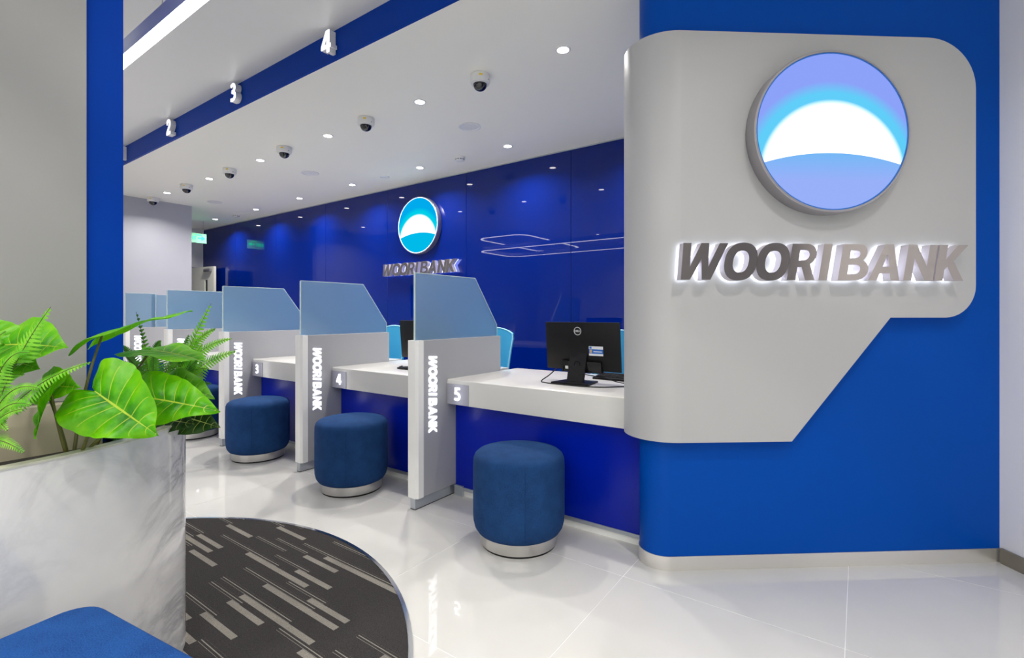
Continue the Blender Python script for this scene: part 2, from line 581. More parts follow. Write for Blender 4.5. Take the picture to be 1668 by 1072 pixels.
M['logo_main'] = logo_mat('logo_main', lin(140, 162, 248), lin(96, 206, 248), (1.6, 1.6, 1.6, 1), lin(116, 184, 246), lin(152, 176, 248), 1.0)
M['logo_small'] = logo_mat('logo_small', lin(0, 170, 236), lin(0, 208, 232), (1.6, 1.6, 1.6, 1), lin(0, 186, 236), lin(0, 186, 232), 1.0)

# ------------------------------------------------------------------ setting
H1 = 2.876       # ceiling above the counters
H2 = 3.063       # ceiling of the lobby
YF = 1.951       # fascia plane
YB = 4.40        # blue glass wall
XL = -8.47       # white end wall
DIRW = math.radians(38.3)
Wd = Vector((math.cos(DIRW), math.sin(DIRW), 0))
Nd = Vector((Wd.y, -Wd.x, 0))
def wn(s, d, z=0.0):                 # column frame: s along the sign wall, d towards the lobby
    return Wd * s + Nd * d + Vector((0, 0, z))
D0 = -2.2476                          # face of the sign wall
S1 = 2.48                             # its right-hand end

bm = bmesh.new(); box(bm, -11.9, 7.2, -5.2, 4.6, -0.12, -0.0007)
floor = struct('floor', bm, M['grout'], False)
T = 0.84
tile_me = None
for i in range(-13, 4):
    for j in range(-6, 4):
        x = -0.882 + i * T
        y = 2.12 + j * T
        if x > 5 or x < -11.9: continue
        if tile_me is None:
            bm = bmesh.new(); box(bm, 0.0011, T - 0.0011, 0.0011, T - 0.0011, -0.0007, 0.0)
            o = link_mesh('tile', bm, M['tile'], floor, False)
            tile_me = o.data
        else:
            o = bpy.data.objects.new('tile', tile_me); C.objects.link(o); o.parent = floor
        o.location = (x, y, 0)

bm = bmesh.new(); box(bm, -12, 2.2, YF + 0.02, 4.7, H1, 3.3)
struct('ceiling', bm, M['ceiling_paint'], False)
bm = bmesh.new(); box(bm, -8.6, 7.6, -5.2, YF + 0.02, H2, 3.3)
struct('ceiling_lobby', bm, M['lobby_ceiling'], False)
bm = bmesh.new(); box(bm, -8.6, 7.6, YF + 0.02, 4.8, 3.301, 3.4)
struct('ceiling_roof', bm, M['white_paint'], False)
bm = bmesh.new(); box(bm, XL, 1.6, YF, YF + 0.02, H1, H2)
struct('trim_1', bm, M['blue_fascia'], False)

bm = bmesh.new(); box(bm, -8.6, XL, -5.0, 3.327, 0, 3.3)
struct('wall_left', bm, mat('end_wall_paint', lin(172, 174, 184), 0.6), False)
bm = bmesh.new(); box(bm, -12, 0.6, YB + 0.02, YB + 0.16, 0, 3.3)
wall_back = struct('wall_back', bm, M['blue_fascia'], False)
k = 0
x = -0.995 + 1.394
while x > -10.6:
    x0 = max(x - 1.394, -10.68)
    bm = bmesh.new(); box(bm, x0 + 0.002, x - 0.002, YB, YB + 0.018, 0.0, H1 - 0.012, 0.0015, 1)
    link_mesh('glass_panel', bm, M['blue_glass'], wall_back)
    x -= 1.394
bm = bmesh.new(); box(bm, -10.68, 0.4, YB - 0.004, YB + 0.02, H1 - 0.012, H1)
struct('trim_2', bm, M['plinth_alu'], False)
# corridor end with a door opening next to the glass wall
bm = bmesh.new(); box(bm, -10.80, -10.68, 2.2, YB + 0.02, 2.12, 3.3); box(bm, -10.80, -10.68, 2.2, 3.42, 0, 2.12)
struct('wall_end', bm, M['white_paint'], False)
bm = bmesh.new(); box(bm, -11.9, -11.8, 2.2, YB + 0.1, 0, 3.3)
struct('wall_end_rear', bm, M['white_paint'], False)
bm = bmesh.new(); box(bm, -12, -8.6, 2.1, 2.2, 0, 3.3)
struct('wall_corridor', bm, M['white_paint'], False)
# unseen rear of the lobby; glazed shop front added to let in fill daylight
bm = bmesh.new()
box(bm, -8.6, -0.6, -4.62, -4.5, 0, 3.3); box(bm, -0.6, 6.4, -4.62, -4.5, 2.75, 3.3); box(bm, 6.4, 7.2, -4.62, -4.5, 0, 3.3)
struct('wall_rear', bm, M['white_paint'], False)
bm = bmesh.new()
for i in range(6):
    xx = -0.6 + 1.4 * i
    box(bm, xx - 0.03, xx + 0.03, -4.59, -4.51, 0, 2.75)
box(bm, -0.6, 6.4, -4.59, -4.51, 2.69, 2.75); box(bm, -0.6, 6.4, -4.59, -4.51, 0, 0.08)
win = struct('window_fill', bm, M['dark_steel'], False)
for i in range(5):
    xx = -0.6 + 1.4 * i
    bm = bmesh.new(); box(bm, xx + 0.03, xx + 1.37, -4.556, -4.544, 0.08, 2.69)
    link_mesh('pane', bm, M['clear_pane'], win, False)

# sign wall: blue cladding with a rounded left end
def sign_wall_outline(s0, r, d, back, right):
    pts = [(right, d)]
    n = 16
    for i in range(2 * n + 1):
        a = PI / 2 * i / n
        pts.append((s0 - r * math.sin(a), d - r * (1 - math.cos(a))))
    pts += [(right, d - 2 * r)]
    return pts
cfun = lambda s, d, z: wn(s, d, z)
bm = bmesh.new(); prism(bm, [sign_wall_outline(0.86, 0.11, D0, 0, S1)], 0.0, 3.3, cfun)
struct('wall_sign', bm, M['blue_column'], True)
bm = bmesh.new(); prism(bm, [sign_wall_outline(0.86, 0.114, D0 + 0.004, 0, S1)], 0.0, 0.066, cfun)
struct('baseboard_sign', bm, mat('pale_steel', lin(236, 233, 228), 0.3, metal=0.85), True)
bm = bmesh.new(); prism(bm, [[(S1, D0 - 0.5), (S1 + 0.12, D0 - 0.5), (S1 + 0.12, D0 + 10.5), (S1, D0 + 10.5)]], 0.0, 3.3, cfun)
struct('wall_right', bm, M['wall_lavender'], False)
bm = bmesh.new(); prism(bm, [[(S1 - 0.012, D0 + 0.012), (S1, D0 + 0.012), (S1, D0 + 10.4), (S1 - 0.012, D0 + 10.4)]], 0.0, 0.072, cfun)
struct('baseboard_right', bm, M['dark_steel'], False)
bm = bmesh.new(); box(bm, -0.42, -0.3, 2.9, YB + 0.02, 0, 3.3)
struct('wall_teller', bm, M['white_paint'], False)

# blue pillar with a grey satin facing, standing in the round planter
bm = bmesh.new(); box(bm, -2.95, -2.10, -0.27, 0.61, 0.0, H2)
pil = struct('pillar', bm, M['blue_pillar'], False)
bm = bmesh.new(); box(bm, -2.10, -2.092, -0.17, 0.508, 0.92, H2)
link_mesh('facing_panel', bm, M['pillar_grey'], pil, False)
bm = bmesh.new(); box(bm, -2.10, -2.055, -0.20, 0.542, 0.70, 0.918, 0.003, 1)
link_mesh('plinth_panel', bm, M['plinth_champagne'], pil)

# ------------------------------------------------------------------ sign on the blue wall
DP = -2.1876                                   # front of the white sign board
PT = 0.022
SB = 0.885; RB = 0.20
sgn = empty('sign_board', wn(1.5, D0, 0.6))
tag(sgn, 'large white sign board with cut corner curving around the blue wall', 'sign board')
inv = Matrix.Translation(-Vector(sgn.location))
def board_outline():
    p = []
    zt, zb = 2.493, 0.612
    sL = SB - RB * PI * 0.68
    p += [(sL, zb), (1.404, zb), (1.878, 1.183)]
    p += [(2.15, 1.183)] + arc(2.145, 1.335, 0.152, -90, 0, 10)[1:]
    p += arc(2.062, 2.258, 0.235, 0, 90, 14)
    p += [(sL, zt)]
    return p
def bend(u, off):
    """u: length along the board (flat for u >= SB, then around the end); off: distance in front of its back face"""
    if u >= SB:
        return (u, DP - PT + off)
    a = (SB - u) / RB
    a = min(a, PI * 0.68)
    r = RB - PT + off
    return (SB - r * math.sin(a), DP - RB + r * math.cos(a))
def board_map(x, y, z):
    s, d = bend(x, z)
    return wn(s, d, y)
out = board_outline()
# insert columns on the curved part so that it bends smoothly
dense = []
n_cut = 22
uL = out[0][0]
for i in range(n_cut):
    dense.append((SB - (SB - uL) * (1 - i / n_cut), out[0][1]))
dense += [(SB, out[0][1])] + out[1:-1] + [(SB, out[-1][1])]
for i in range(n_cut):
    dense.append((SB - (SB - uL) * ((i + 1) / n_cut), out[-1][1]))
bm = bmesh.new()
N_ = n_cut
for k_ in range(n_cut):
    u0 = SB - (SB - uL) * (1 - k_ / n_cut); u1 = SB - (SB - uL) * (1 - (k_ + 1) / n_cut)
    zb, zt = out[0][1], out[-1][1]
    a0, a1, a2, a3 = [bm.verts.new(board_map(u, z, PT)) for u, z in ((u0, zb), (u1, zb), (u1, zt), (u0, zt))]
    b0, b1, b2, b3 = [bm.verts.new(board_map(u, z, 0)) for u, z in ((u0, zb), (u1, zb), (u1, zt), (u0, zt))]
    bm.faces.new((a0, a1, a2, a3)); bm.faces.new((b3, b2, b1, b0)); bm.faces.new((a1, a0, b0, b1)); bm.faces.new((a3, a2, b2, b3))
    if k_ == 0: bm.faces.new((a0, a3, b3, b0))
flat_poly = [(SB, out[0][1])] + out[1:-1] + [(SB, out[-1][1])]
prism(bm, [flat_poly], 0.0, PT, board_map)
bmesh.ops.remove_doubles(bm, verts=bm.verts[:], dist=0.0004)
xform(bm, inv)
bd = link_mesh('board', bm, M['sign_white'], sgn)
for p in bd.data.polygons:                     # the flat face stays flat, only the rounded end is smooth
    if len({round((v := bd.data.vertices[i].co).x * Nd.x + v.y * Nd.y, 3) for i in p.vertices}) == 1:
        p.use_smooth = False
bm = bmesh.new()                               # led strips set back behind the edges of the board
def strip(a, b, w=0.012):
    va, vb = Vector(a), Vector(b)
    t = (vb - va).normalized(); n = Vector((-t.y, t.x))
    q = [tuple(va + n * w / 2), tuple(vb + n * w / 2), tuple(vb - n * w / 2), tuple(va - n * w / 2)]
    prism(bm, [q], D0 + 0.004, D0 + 0.012, lambda x, y, z: wn(x, z, y))
strip((0.90, 0.655), (1.37, 0.655)); strip((1.92, 1.225), (2.13, 1.225)); strip((0.92, 2.45), (2.05, 2.45)); strip((2.26, 1.36), (2.26, 2.24)); strip((1.40, 0.67), (1.86, 1.23))
xform(bm, inv)
link_mesh('backlight_strip', bm, M['led_strip'], sgn)

def round_logo(name, label, center, normal_rz, R, depth, face_m, halo_m=None, group=None):
    """disc light box; local frame: x right, y up (world z), z out of the wall"""
    root = empty(name, center)
    tag(root, label, 'logo sign', group)
    Mx = Matrix.Rotation(normal_rz, 4, 'Z') @ Matrix.Rotation(PI / 2, 4, 'X')
    bm = bmesh.new()
    lathe(bm, [(0.0, 0.0), (R + 0.004, 0.0), (R + 0.006, 0.004), (R + 0.006, depth - 0.002), (R + 0.004, depth), (R - 0.004, depth), (R - 0.005, depth - 0.006), (0.0, depth - 0.006)], 96, Mx)
    link_mesh('rim', bm, M['rim_steel'], root)
    bm = bmesh.new()
    lathe(bm, [(1.0, 0.0), (0.0, 0.0)], 96)
    f = link_mesh('lit_face', bm, face_m, root, False)
    f.matrix_local = Mx @ Matrix.Translation((0, 0, depth - 0.004)) @ Matrix.Diagonal((R - 0.005, R - 0.005, 1, 1))
    bm = bmesh.new()
    Mh = Mx
    lathe(bm, [(R - 0.003, depth - 0.0035), (R - 0.003, depth - 0.0025), (R - 0.010, depth - 0.0025), (R - 0.010, depth - 0.0035)], 96, Mx)
    link_mesh('face_edge', bm, halo_m or M['label_blue'], root)
    return root

def letter_sign(name, label, f, h, lift, thick, face_m, halo_m, loc, group=None, shear=0.17, cat='lettering', scale_x=1.0):
    """f maps (x, y, z) of the lettering (x along, y up, z out of the wall, metres) to a world point"""
    root = empty(name, loc)
    tag(root, label, cat, group)
    iv = Matrix.Translation(-Vector(loc))
    for ch, x0 in WORD:
        w, cs = GLYPH[ch]
        cs2 = [[(((x + x0) * scale_x + shear * (y - 0.0)) * h, y * h) for x, y in c] for c in cs]
        bm = bmesh.new(); prism(bm, cs2, lift, lift + thick, f); xform(bm, iv)
        o = link_mesh('letter', bm, face_m, root, True, 40)
        out_n = (f(0, 0, 1) - f(0, 0, 0)).normalized()
        o.data.materials.append(M['letter_return'])
        for p in o.data.polygons:
            if abs(p.normal.dot(out_n)) < 0.5:
                p.material_index = 1
        if halo_m:
            cx = sum(p[0] for p in cs2[0]) / len(cs2[0]); cy = sum(p[1] for p in cs2[0]) / len(cs2[0])
            bm = bmesh.new(); prism(bm, [[(cx + (x - cx) * 0.96, cy + (y - cy) * 0.96) for x, y in c] for c in cs2[:1]] + [[(x, y) for x, y in c] for c in cs2[1:]], lift - 0.003, lift - 0.0005, f); xform(bm, iv)
            link_mesh('halo_light', bm, halo_m, o, False)
    return root

round_logo('logo_sign', 'big round backlit dome logo on the white sign board', wn(1.546, DP + 0.001, 2.017), DIRW, 0.357, 0.076, M['logo_main'])
HL = 0.163
letter_sign('letter_sign', 'brushed steel WOORI BANK letters below the big round logo', lambda x, y, z: wn(0.842 + x, DP + z, 1.352 + y), HL, 0.016, 0.045, M['letter_steel'], M['halo'], tuple(wn(1.5, DP, 1.35)), scale_x=1.022)

round_logo('logo_sign', 'smaller round cyan dome logo on the blue glass wall', Vector((-4.53, YB - 0.004, 2.315)), 0.0, 0.352, 0.07, M['logo_small'], M['halo_blue'])
letter_sign('letter_sign', 'small halo lit WOORI BANK letters on the blue glass wall', lambda x, y, z: Vector((-5.19 + x, YB - z, 1.70 + y)), 0.155, 0.03, 0.05, M['letter_steel'], M['halo'], (-4.5, YB, 1.70), scale_x=1.04)

# ------------------------------------------------------------------ counters
PXS = [-2.235, -3.48, -4.73, -5.975, -7.22]    # dividers left of counters 5 4 3 2 1
def divider(px, label, short=False):
    root = empty('counter_divider', (px, 2.096, 0))
    tag(root, label, 'divider', 'counter dividers')
    bm = bmesh.new(); box(bm, -0.04, 0.04, 0.055, 0.85, 0.07, 1.036, 0.002, 1)
    link_mesh('side_panel', bm, M['grey_laminate'], root)
    bm = bmesh.new()
    prism(bm, [[(-0.04, 0.0), (0.022, 0.0), (0.04, 0.012), (0.04, 0.055), (-0.04, 0.055)]], 0.068, 1.037)
    link_mesh('front_post', bm, M['post_white'], root, False)
    bm = bmesh.new(); box(bm, -0.02, 0.02, 0.002, 0.85, 0.004, 0.07)
    link_mesh('plinth', bm, M['plinth_alu'], root, False)
    bm = bmesh.new(); box(bm, -0.021, 0.021, 0.001, 0.85, 0.0, 0.004)
    link_mesh('plinth_foot', bm, M['rubber'], root, False)
    gp = [(0.018, 1.036), (0.845, 1.036), (0.845, 1.12), (0.592, 1.452), (0.018, 1.452)] if not short else [(0.018, 1.036), (0.33, 1.036), (0.33, 1.452), (0.018, 1.452)]
    ff = lambda x, y, z: Vector((z, x, y))
    bm = bmesh.new(); prism(bm, [gp], -0.0055, 0.0055, ff)
    g = link_mesh('frosted_glass', bm, M['frosted'], root, False)
    ins = []
    cxm = sum(p[0] for p in gp) / len(gp); cym = sum(p[1] for p in gp) / len(gp)
    bm = bmesh.new()
    e = 0.004
    for a, b in zip(gp[1:], gp[2:] + gp[:1]):
        va, vb = Vector(a), Vector(b)
        t = (vb - va).normalized(); n = Vector((t.y, -t.x))
        if n.dot(va - Vector((cxm, cym))) < 0: n = -n
        q = [tuple(va), tuple(vb), tuple(vb + n * e), tuple(va + n * e)]
        prism(bm, [q], -0.006, 0.006, ff)
    link_mesh('polished_edge', bm, M['glass_edge'], g, False)
    if short:
        bm = bmesh.new(); prism(bm, [[(0.30, 1.036), (0.845, 1.036), (0.845, 1.44), (0.30, 1.44)]], -0.03, -0.02, ff)
        link_mesh('frosted_glass', bm, M['frosted'], root, False)
    # lit lettering reading downwards on the side panel
    hh = 0.070
    for ch, x0 in WORD:
        w, cs = GLYPH[ch]
        cs2 = [[(((x + x0) * 0.865 + 0.14 * y) * hh, y * hh) for x, y in c] for c in cs]
        bm = bmesh.new(); prism(bm, cs2, 0.041, 0.046, lambda x, y, z: Vector((z, 0.0965 + y, 0.941 - x)))
        link_mesh('lit_letter', bm, M['glow'], root, False)
    return root
P = [divider(PXS[0], 'grey divider with tall frosted glass nearest the white sign board'),
     divider(PXS[1], 'grey divider with frosted glass between the counters of plaques three and four'),
     divider(PXS[2], 'grey divider with frosted glass just right of the fern fronds'),
     divider(PXS[3], 'grey divider with frosted glass half hidden behind the fern fronds'),
     divider(PXS[4], 'farthest grey divider with short frosted glass beside the blue pillar', True)]

def counter(px, px1, num, label):
    root = empty('teller_counter', (px + 0.041, 2.36, 0))
    tag(root, label, 'counter', 'teller counters')
    L = px1 - px - 0.082
    bm = bmesh.new()
    prism(bm, [[(0.0, 0.755), (0.0, 0.616), (0.025, 0.616), (0.025, 0.735), (0.80, 0.735), (0.80, 0.775), (0.012, 0.775), (0.004, 0.770)]], 0.0, L, lambda x, y, z: Vector((z, x, y)))
    link_mesh('counter_top', bm, M['desk_white'], root, True, 40)
    bm = bmesh.new(); box(bm, 0, L, 0.085, 0.105, 0.058, 0.735)
    link_mesh('front_panel', bm, M['blue_desk'], root, False)
    bm = bmesh.new(); box(bm, 0, L, 0.078, 0.105, 0.038, 0.058)
    link_mesh('metal_trim', bm, M['plinth_alu'], root, False)
    bm = bmesh.new(); box(bm, 0, L, 0.088, 0.105, 0.0, 0.038)
    link_mesh('toe_kick', bm, M['post_white'], root, False)
    bm = bmesh.new(); box(bm, 0.0, 0.07, 0.07, 0.088, 0.0, 0.066)
    link_mesh('plinth_return', bm, M['plinth_alu'], root, False)
    bm = bmesh.new(); box(bm, 0.002, 0.185, -0.004, 0.0, 0.617, 0.749, 0.0008, 1)
    pl = link_mesh('number_plaque', bm, M['plaque_grey'], root)
    bm = bmesh.new()
    for piece in DIGIT[num]:
        prism(bm, [[(x * 0.088, y * 0.084) for x, y in c] for c in piece], 0.0045, 0.008, lambda x, y, z: Vector((0.066 + x, -z, 0.644 + y)))
    link_mesh('number', bm, M['glow'], pl, False)
    return root
counter(PXS[0], -0.86, '5', 'white teller counter carrying the whole black monitor and keyboard')
counter(PXS[1], PXS[0], '4', 'white teller counter ahead of the middle full-view drum stool')
counter(PXS[2], PXS[1], '3', 'white teller counter whose plaque reads three')
counter(PXS[3], PXS[2], '2', 'white teller counter behind the fern, just right of the fern fronds')
counter(PXS[4], PXS[3], '1', 'white teller counter farthest along the row by the end wall')

# lit digits on the blue fascia
for num, x in (('4', -2.885), ('3', -4.125), ('2', -5.385), ('1', -6.66)):
    root = empty('counter_number', (x, YF, 2.96))
    tag(root, 'lit white block number %s on the navy ceiling fascia' % {'4': 'four', '3': 'three', '2': 'two', '1': 'one'}[num], 'number sign', 'numbers on the ceiling fascia')
    bm = bmesh.new()
    for piece in DIGIT[num]:
        prism(bm, [[(px * 0.15, py * 0.145) for px, py in c] for c in piece], 0.004, 0.05, lambda a, b, c: Vector((a, -c, b - 0.062)))
    d = link_mesh('digit_body', bm, M['plastic_white'], root, False)
    bm = bmesh.new()
    for piece in DIGIT[num]:
        prism(bm, [[(px * 0.15, py * 0.145) for px, py in c] for c in piece], 0.0502, 0.054, lambda a, b, c: Vector((a, -c, b - 0.062)))
    link_mesh('lit_face', bm, M['glow_digit'], root, False)

# ------------------------------------------------------------------ stools
def stool(x, y, label, rz=0.0, proto=[None]):
    if proto[0] is None:
        root = empty('drum_stool')
        bm = bmesh.new()
        R = 0.24
        prof = [(0.0, 0.492), (0.10, 0.491), (0.17, 0.486), (0.215, 0.476), (0.232, 0.462), (0.2395, 0.442), (0.2415, 0.40), (0.2415, 0.16), (0.2395, 0.125), (0.232, 0.095), (0.218, 0.074), (0.20, 0.066), (0.0, 0.066)]
        lathe(bm, prof, 64)
        link_mesh('cushion', bm, M['stool_fabric'], root, True, 60)
        bm = bmesh.new()
        for k in range(2):
            a = math.radians(-68 + 180 * k)
            tube(bm, [(0.2417 * math.cos(a), 0.2417 * math.sin(a), z) for z in (0.12, 0.2, 0.3, 0.4, 0.438)], 0.0016, 6)
        link_mesh('seam', bm, M['stool_fabric'], root)
        bm = bmesh.new(); lathe(bm, [(0.19, 0.068), (0.203, 0.066), (0.203, 0.012), (0.19, 0.012)], 64)
        link_mesh('steel_band', bm, M['steel'], root)
        bm = bmesh.new(); lathe(bm, [(0.19, 0.012), (0.196, 0.012), (0.196, 0.0), (0.0, 0.0)], 64)
        link_mesh('foot_ring', bm, M['rubber'], root)
        proto[0] = root
    else:
        root = copy_tree(proto[0])
    root.location = (x, y, 0)
    root.rotation_euler = (0, 0, rz)
    tag(root, label, 'stool', 'drum stools along the counters')
    return root
stool(-1.471, 2.135, 'blue fabric drum stool with steel band, largest and nearest the sign wall', 0.35)
stool(-2.862, 2.120, 'blue fabric drum stool with steel band below the plaque reading four', 0.4)
stool(-4.125, 2.125, 'blue fabric drum stool with steel band below the plaque reading three', 0.5)
stool(-5.36, 2.13, 'blue drum stool half hidden behind the potted leaves', 0.9)

# ------------------------------------------------------------------ monitors, keyboard, cables, chairs
def monitor(cx, label, sticker=True):
    root = empty('monitor', (cx, 2.69, 0.775))
    tag(root, label, 'monitor', 'monitors on the counters')
    bm = bmesh.new()
    prism(bm, [[(-0.125, -0.10), (0.125, -0.10), (0.10, 0.09), (-0.10, 0.09)]], 0.0, 0.010)
    link_mesh('base_plate', bm, M['black_plastic'], root, False)
    bm = bmesh.new()
    tilt = 0.10
    a = [bm.verts.new(v) for v in ((-0.055, -0.030, 0.01), (0.055, -0.030, 0.01), (0.058, 0.028, 0.19), (-0.058, 0.028, 0.19), (-0.055, -0.010, 0.01), (0.055, -0.010, 0.01), (0.058, 0.045, 0.19), (-0.058, 0.045, 0.19))]
    for f in ((0, 1, 2, 3), (7, 6, 5, 4), (0, 4, 5, 1), (3, 2, 6, 7), (0, 3, 7, 4), (1, 5, 6, 2)):
        bm.faces.new([a[i] for i in f])
    nk = link_mesh('neck', bm, M['black_plastic'], root, False)
    bm = bmesh.new(); lathe(bm, [(0.0, 0.0), (0.017, 0.0), (0.020, 0.004), (0.020, -0.004)], 24, Matrix.Translation((0, 0.004, 0.115)) @ Matrix.Rotation(PI / 2, 4, 'X'))
    link_mesh('cable_hole', bm, M['black_gloss'], nk)
    # back shell bulges gently; local frame x right, z up, y towards the clerk
    Mt = Matrix.Translation((0.01, 0.07, 0.075)) @ Matrix.Rotation(math.radians(5.0), 4, 'X')
    bm = bmesh.new()
    w, h = 0.255, 0.30
    ring = [(-w, 0), (w, 0), (w, h), (-w, h)]
    f0 = [bm.verts.new((x, 0.0, z)) for x, z in ring]
    f1 = [bm.verts.new((x, -0.012, z)) for x, z in ring]
    ring2 = [(-w + 0.07, 0.035), (w - 0.07, 0.035), (w - 0.07, h - 0.045), (-w + 0.07, h - 0.045)]
    f2 = [bm.verts.new((x, -0.034, z)) for x, z in ring2]
    bm.faces.new(f0)
    for A, B in ((f0, f1), (f1, f2)):
        for i in range(4):
            bm.faces.new((A[i], A[(i + 1) % 4], B[(i + 1) % 4], B[i]))
    bm.faces.new(f2[::-1])
    xform(bm, Mt)
    sh = link_mesh('back_shell', bm, M['black_plastic'], root, True, 50)
    bm = bmesh.new(); box(bm, -w + 0.004, w - 0.004, 0.0, 0.003, 0.008, h - 0.004); xform(bm, Mt)
    link_mesh('screen', bm, M['black_gloss'], root, False)
    bm = bmesh.new(); box(bm, -0.125, 0.145, -0.052, -0.018, -0.006, 0.062); xform(bm, Mt)
    link_mesh('port_housing', bm, M['black_gloss'], root, False)
    bm = bmesh.new(); box(bm, -0.098, -0.078, -0.055, -0.052, 0.012, 0.03); box(bm, -0.070, -0.05, -0.055, -0.052, 0.012, 0.03); xform(bm, Mt)
    link_mesh('port_label', bm, M['paper'], root, False)
    # maker's ring and name
    Mr = Mt @ Matrix.Translation((-0.012, -0.0345, h - 0.052)) @ Matrix.Rotation(PI / 2, 4, 'X')
    bm = bmesh.new(); lathe(bm, [(0.0215, 0.0), (0.0255, 0.0), (0.0255, 0.0015), (0.0215, 0.0015), (0.0215, 0.0)], 40, Mr)
    rg = link_mesh('logo_ring', bm, M['logo_grey'], sh)
    cu = bpy.data.curves.new('t', 'FONT'); cu.body = 'DELL'; cu.size = 0.0175; cu.offset = 0.0006; cu.extrude = 0.0006; cu.align_x = 'CENTER'; cu.align_y = 'CENTER'; cu.resolution_u = 2
    tmp = bpy.data.objects.new('t', cu)
    C.objects.link(tmp)
    me = bpy.data.meshes.new_from_object(tmp.evaluated_get(bpy.context.evaluated_depsgraph_get()))
    bpy.data.objects.remove(tmp)
    me.transform(Mr @ Matrix.Translation((0, 0, 0.0012)))
    me.materials.clear(); me.materials.append(M['logo_grey'])
    o = bpy.data.objects.new('logo_name', me); C.objects.link(o); o.parent = sh
    if sticker:
        q = Mt @ Matrix.Translation((0.108, -0.0350, 0.128))
        for nm, x0, x1, z0, z1, m_, y in (('asset_sticker', -0.047, 0.047, -0.029, 0.029, 'paper', 0), ('sticker_band', -0.047, 0.047, -0.016, 0.011, 'label_blue', -0.0006), ('sticker_patch', -0.041, -0.026, -0.013, 0.008, 'label_tan', -0.0011), ('sticker_mark', -0.043, -0.028, 0.014, 0.026, 'label_blue', -0.0006), ('sticker_text', -0.016, 0.040, -0.006, -0.001, 'paper', -0.0011)):
            bm = bmesh.new(); box(bm, x0, x1, y - 0.0006, y, z0, z1); xform(bm, q)
            link_mesh(nm, bm, M[m_], sh, False)
    return root
monitor(-1.42, 'black monitor seen from behind on counter number 5')
monitor(-2.81, 'black monitor on counter number 4 partly behind the divider glass', False)

def keyboard(x, y, rz, label):
    root = empty('keyboard', (x, y, 0.775), rz)
    tag(root, label, 'keyboard')
    bm = bmesh.new()
    prism(bm, [[(-0.075, 0.0), (0.075, 0.0), (0.075, 0.012), (-0.055, 0.030), (-0.075, 0.028)]], -0.22, 0.22, lambda a, b, c: Vector((c, -a, b)))
    link_mesh('case', bm, M['black_plastic'], root, False)
    bm = bmesh.new()
    for r in range(5):
        for c in range(15):
            z = 0.028 - (0.045 + 0.022 * r - 0.02) * 0.138
            yy = 0.05 - 0.022 * r
            box(bm, -0.208 + c * 0.028, -0.184 + c * 0.028, yy - 0.009, yy + 0.009, z, z + 0.008)
    k = link_mesh('keys', bm, M['rubber'], root, False)
    k['kind'] = 'stuff'
keyboard(-1.20, 2.98, -0.05, 'black keyboard behind the monitor on counter number 5')
def cable(name, pts, r, label):
    bm = bmesh.new(); tube(bm, catmull([tuple(p) for p in pts], 8, False), r, 6)
    o = link_mesh(name, bm, M['rubber'])
    tag(o, label, 'cable', 'monitor cables')
cable('cable', [(-1.545, 2.66, 0.86), (-1.575, 2.62, 0.82), (-1.61, 2.585, 0.785), (-1.56, 2.565, 0.779), (-1.45, 2.555, 0.779), (-1.30, 2.56, 0.779), (-1.20, 2.60, 0.779), (-1.10, 2.70, 0.779), (-0.98, 2.80, 0.779)], 0.0035, 'black cable looping from the monitor around its base')
cable('cable', [(-1.38, 2.66, 0.84), (-1.33, 2.68, 0.83), (-1.25, 2.72, 0.815), (-1.17, 2.76, 0.79), (-1.08, 2.82, 0.779), (-0.98, 2.86, 0.779)], 0.003, 'thin black cable running from the monitor neck to the keyboard')
cable('cable', [(-3.02, 2.72, 0.779), (-2.97, 2.64, 0.779), (-2.92, 2.585, 0.779), (-2.84, 2.57, 0.779), (-2.72, 2.56, 0.779)], 0.004, 'short black cable lying on counter number 4')

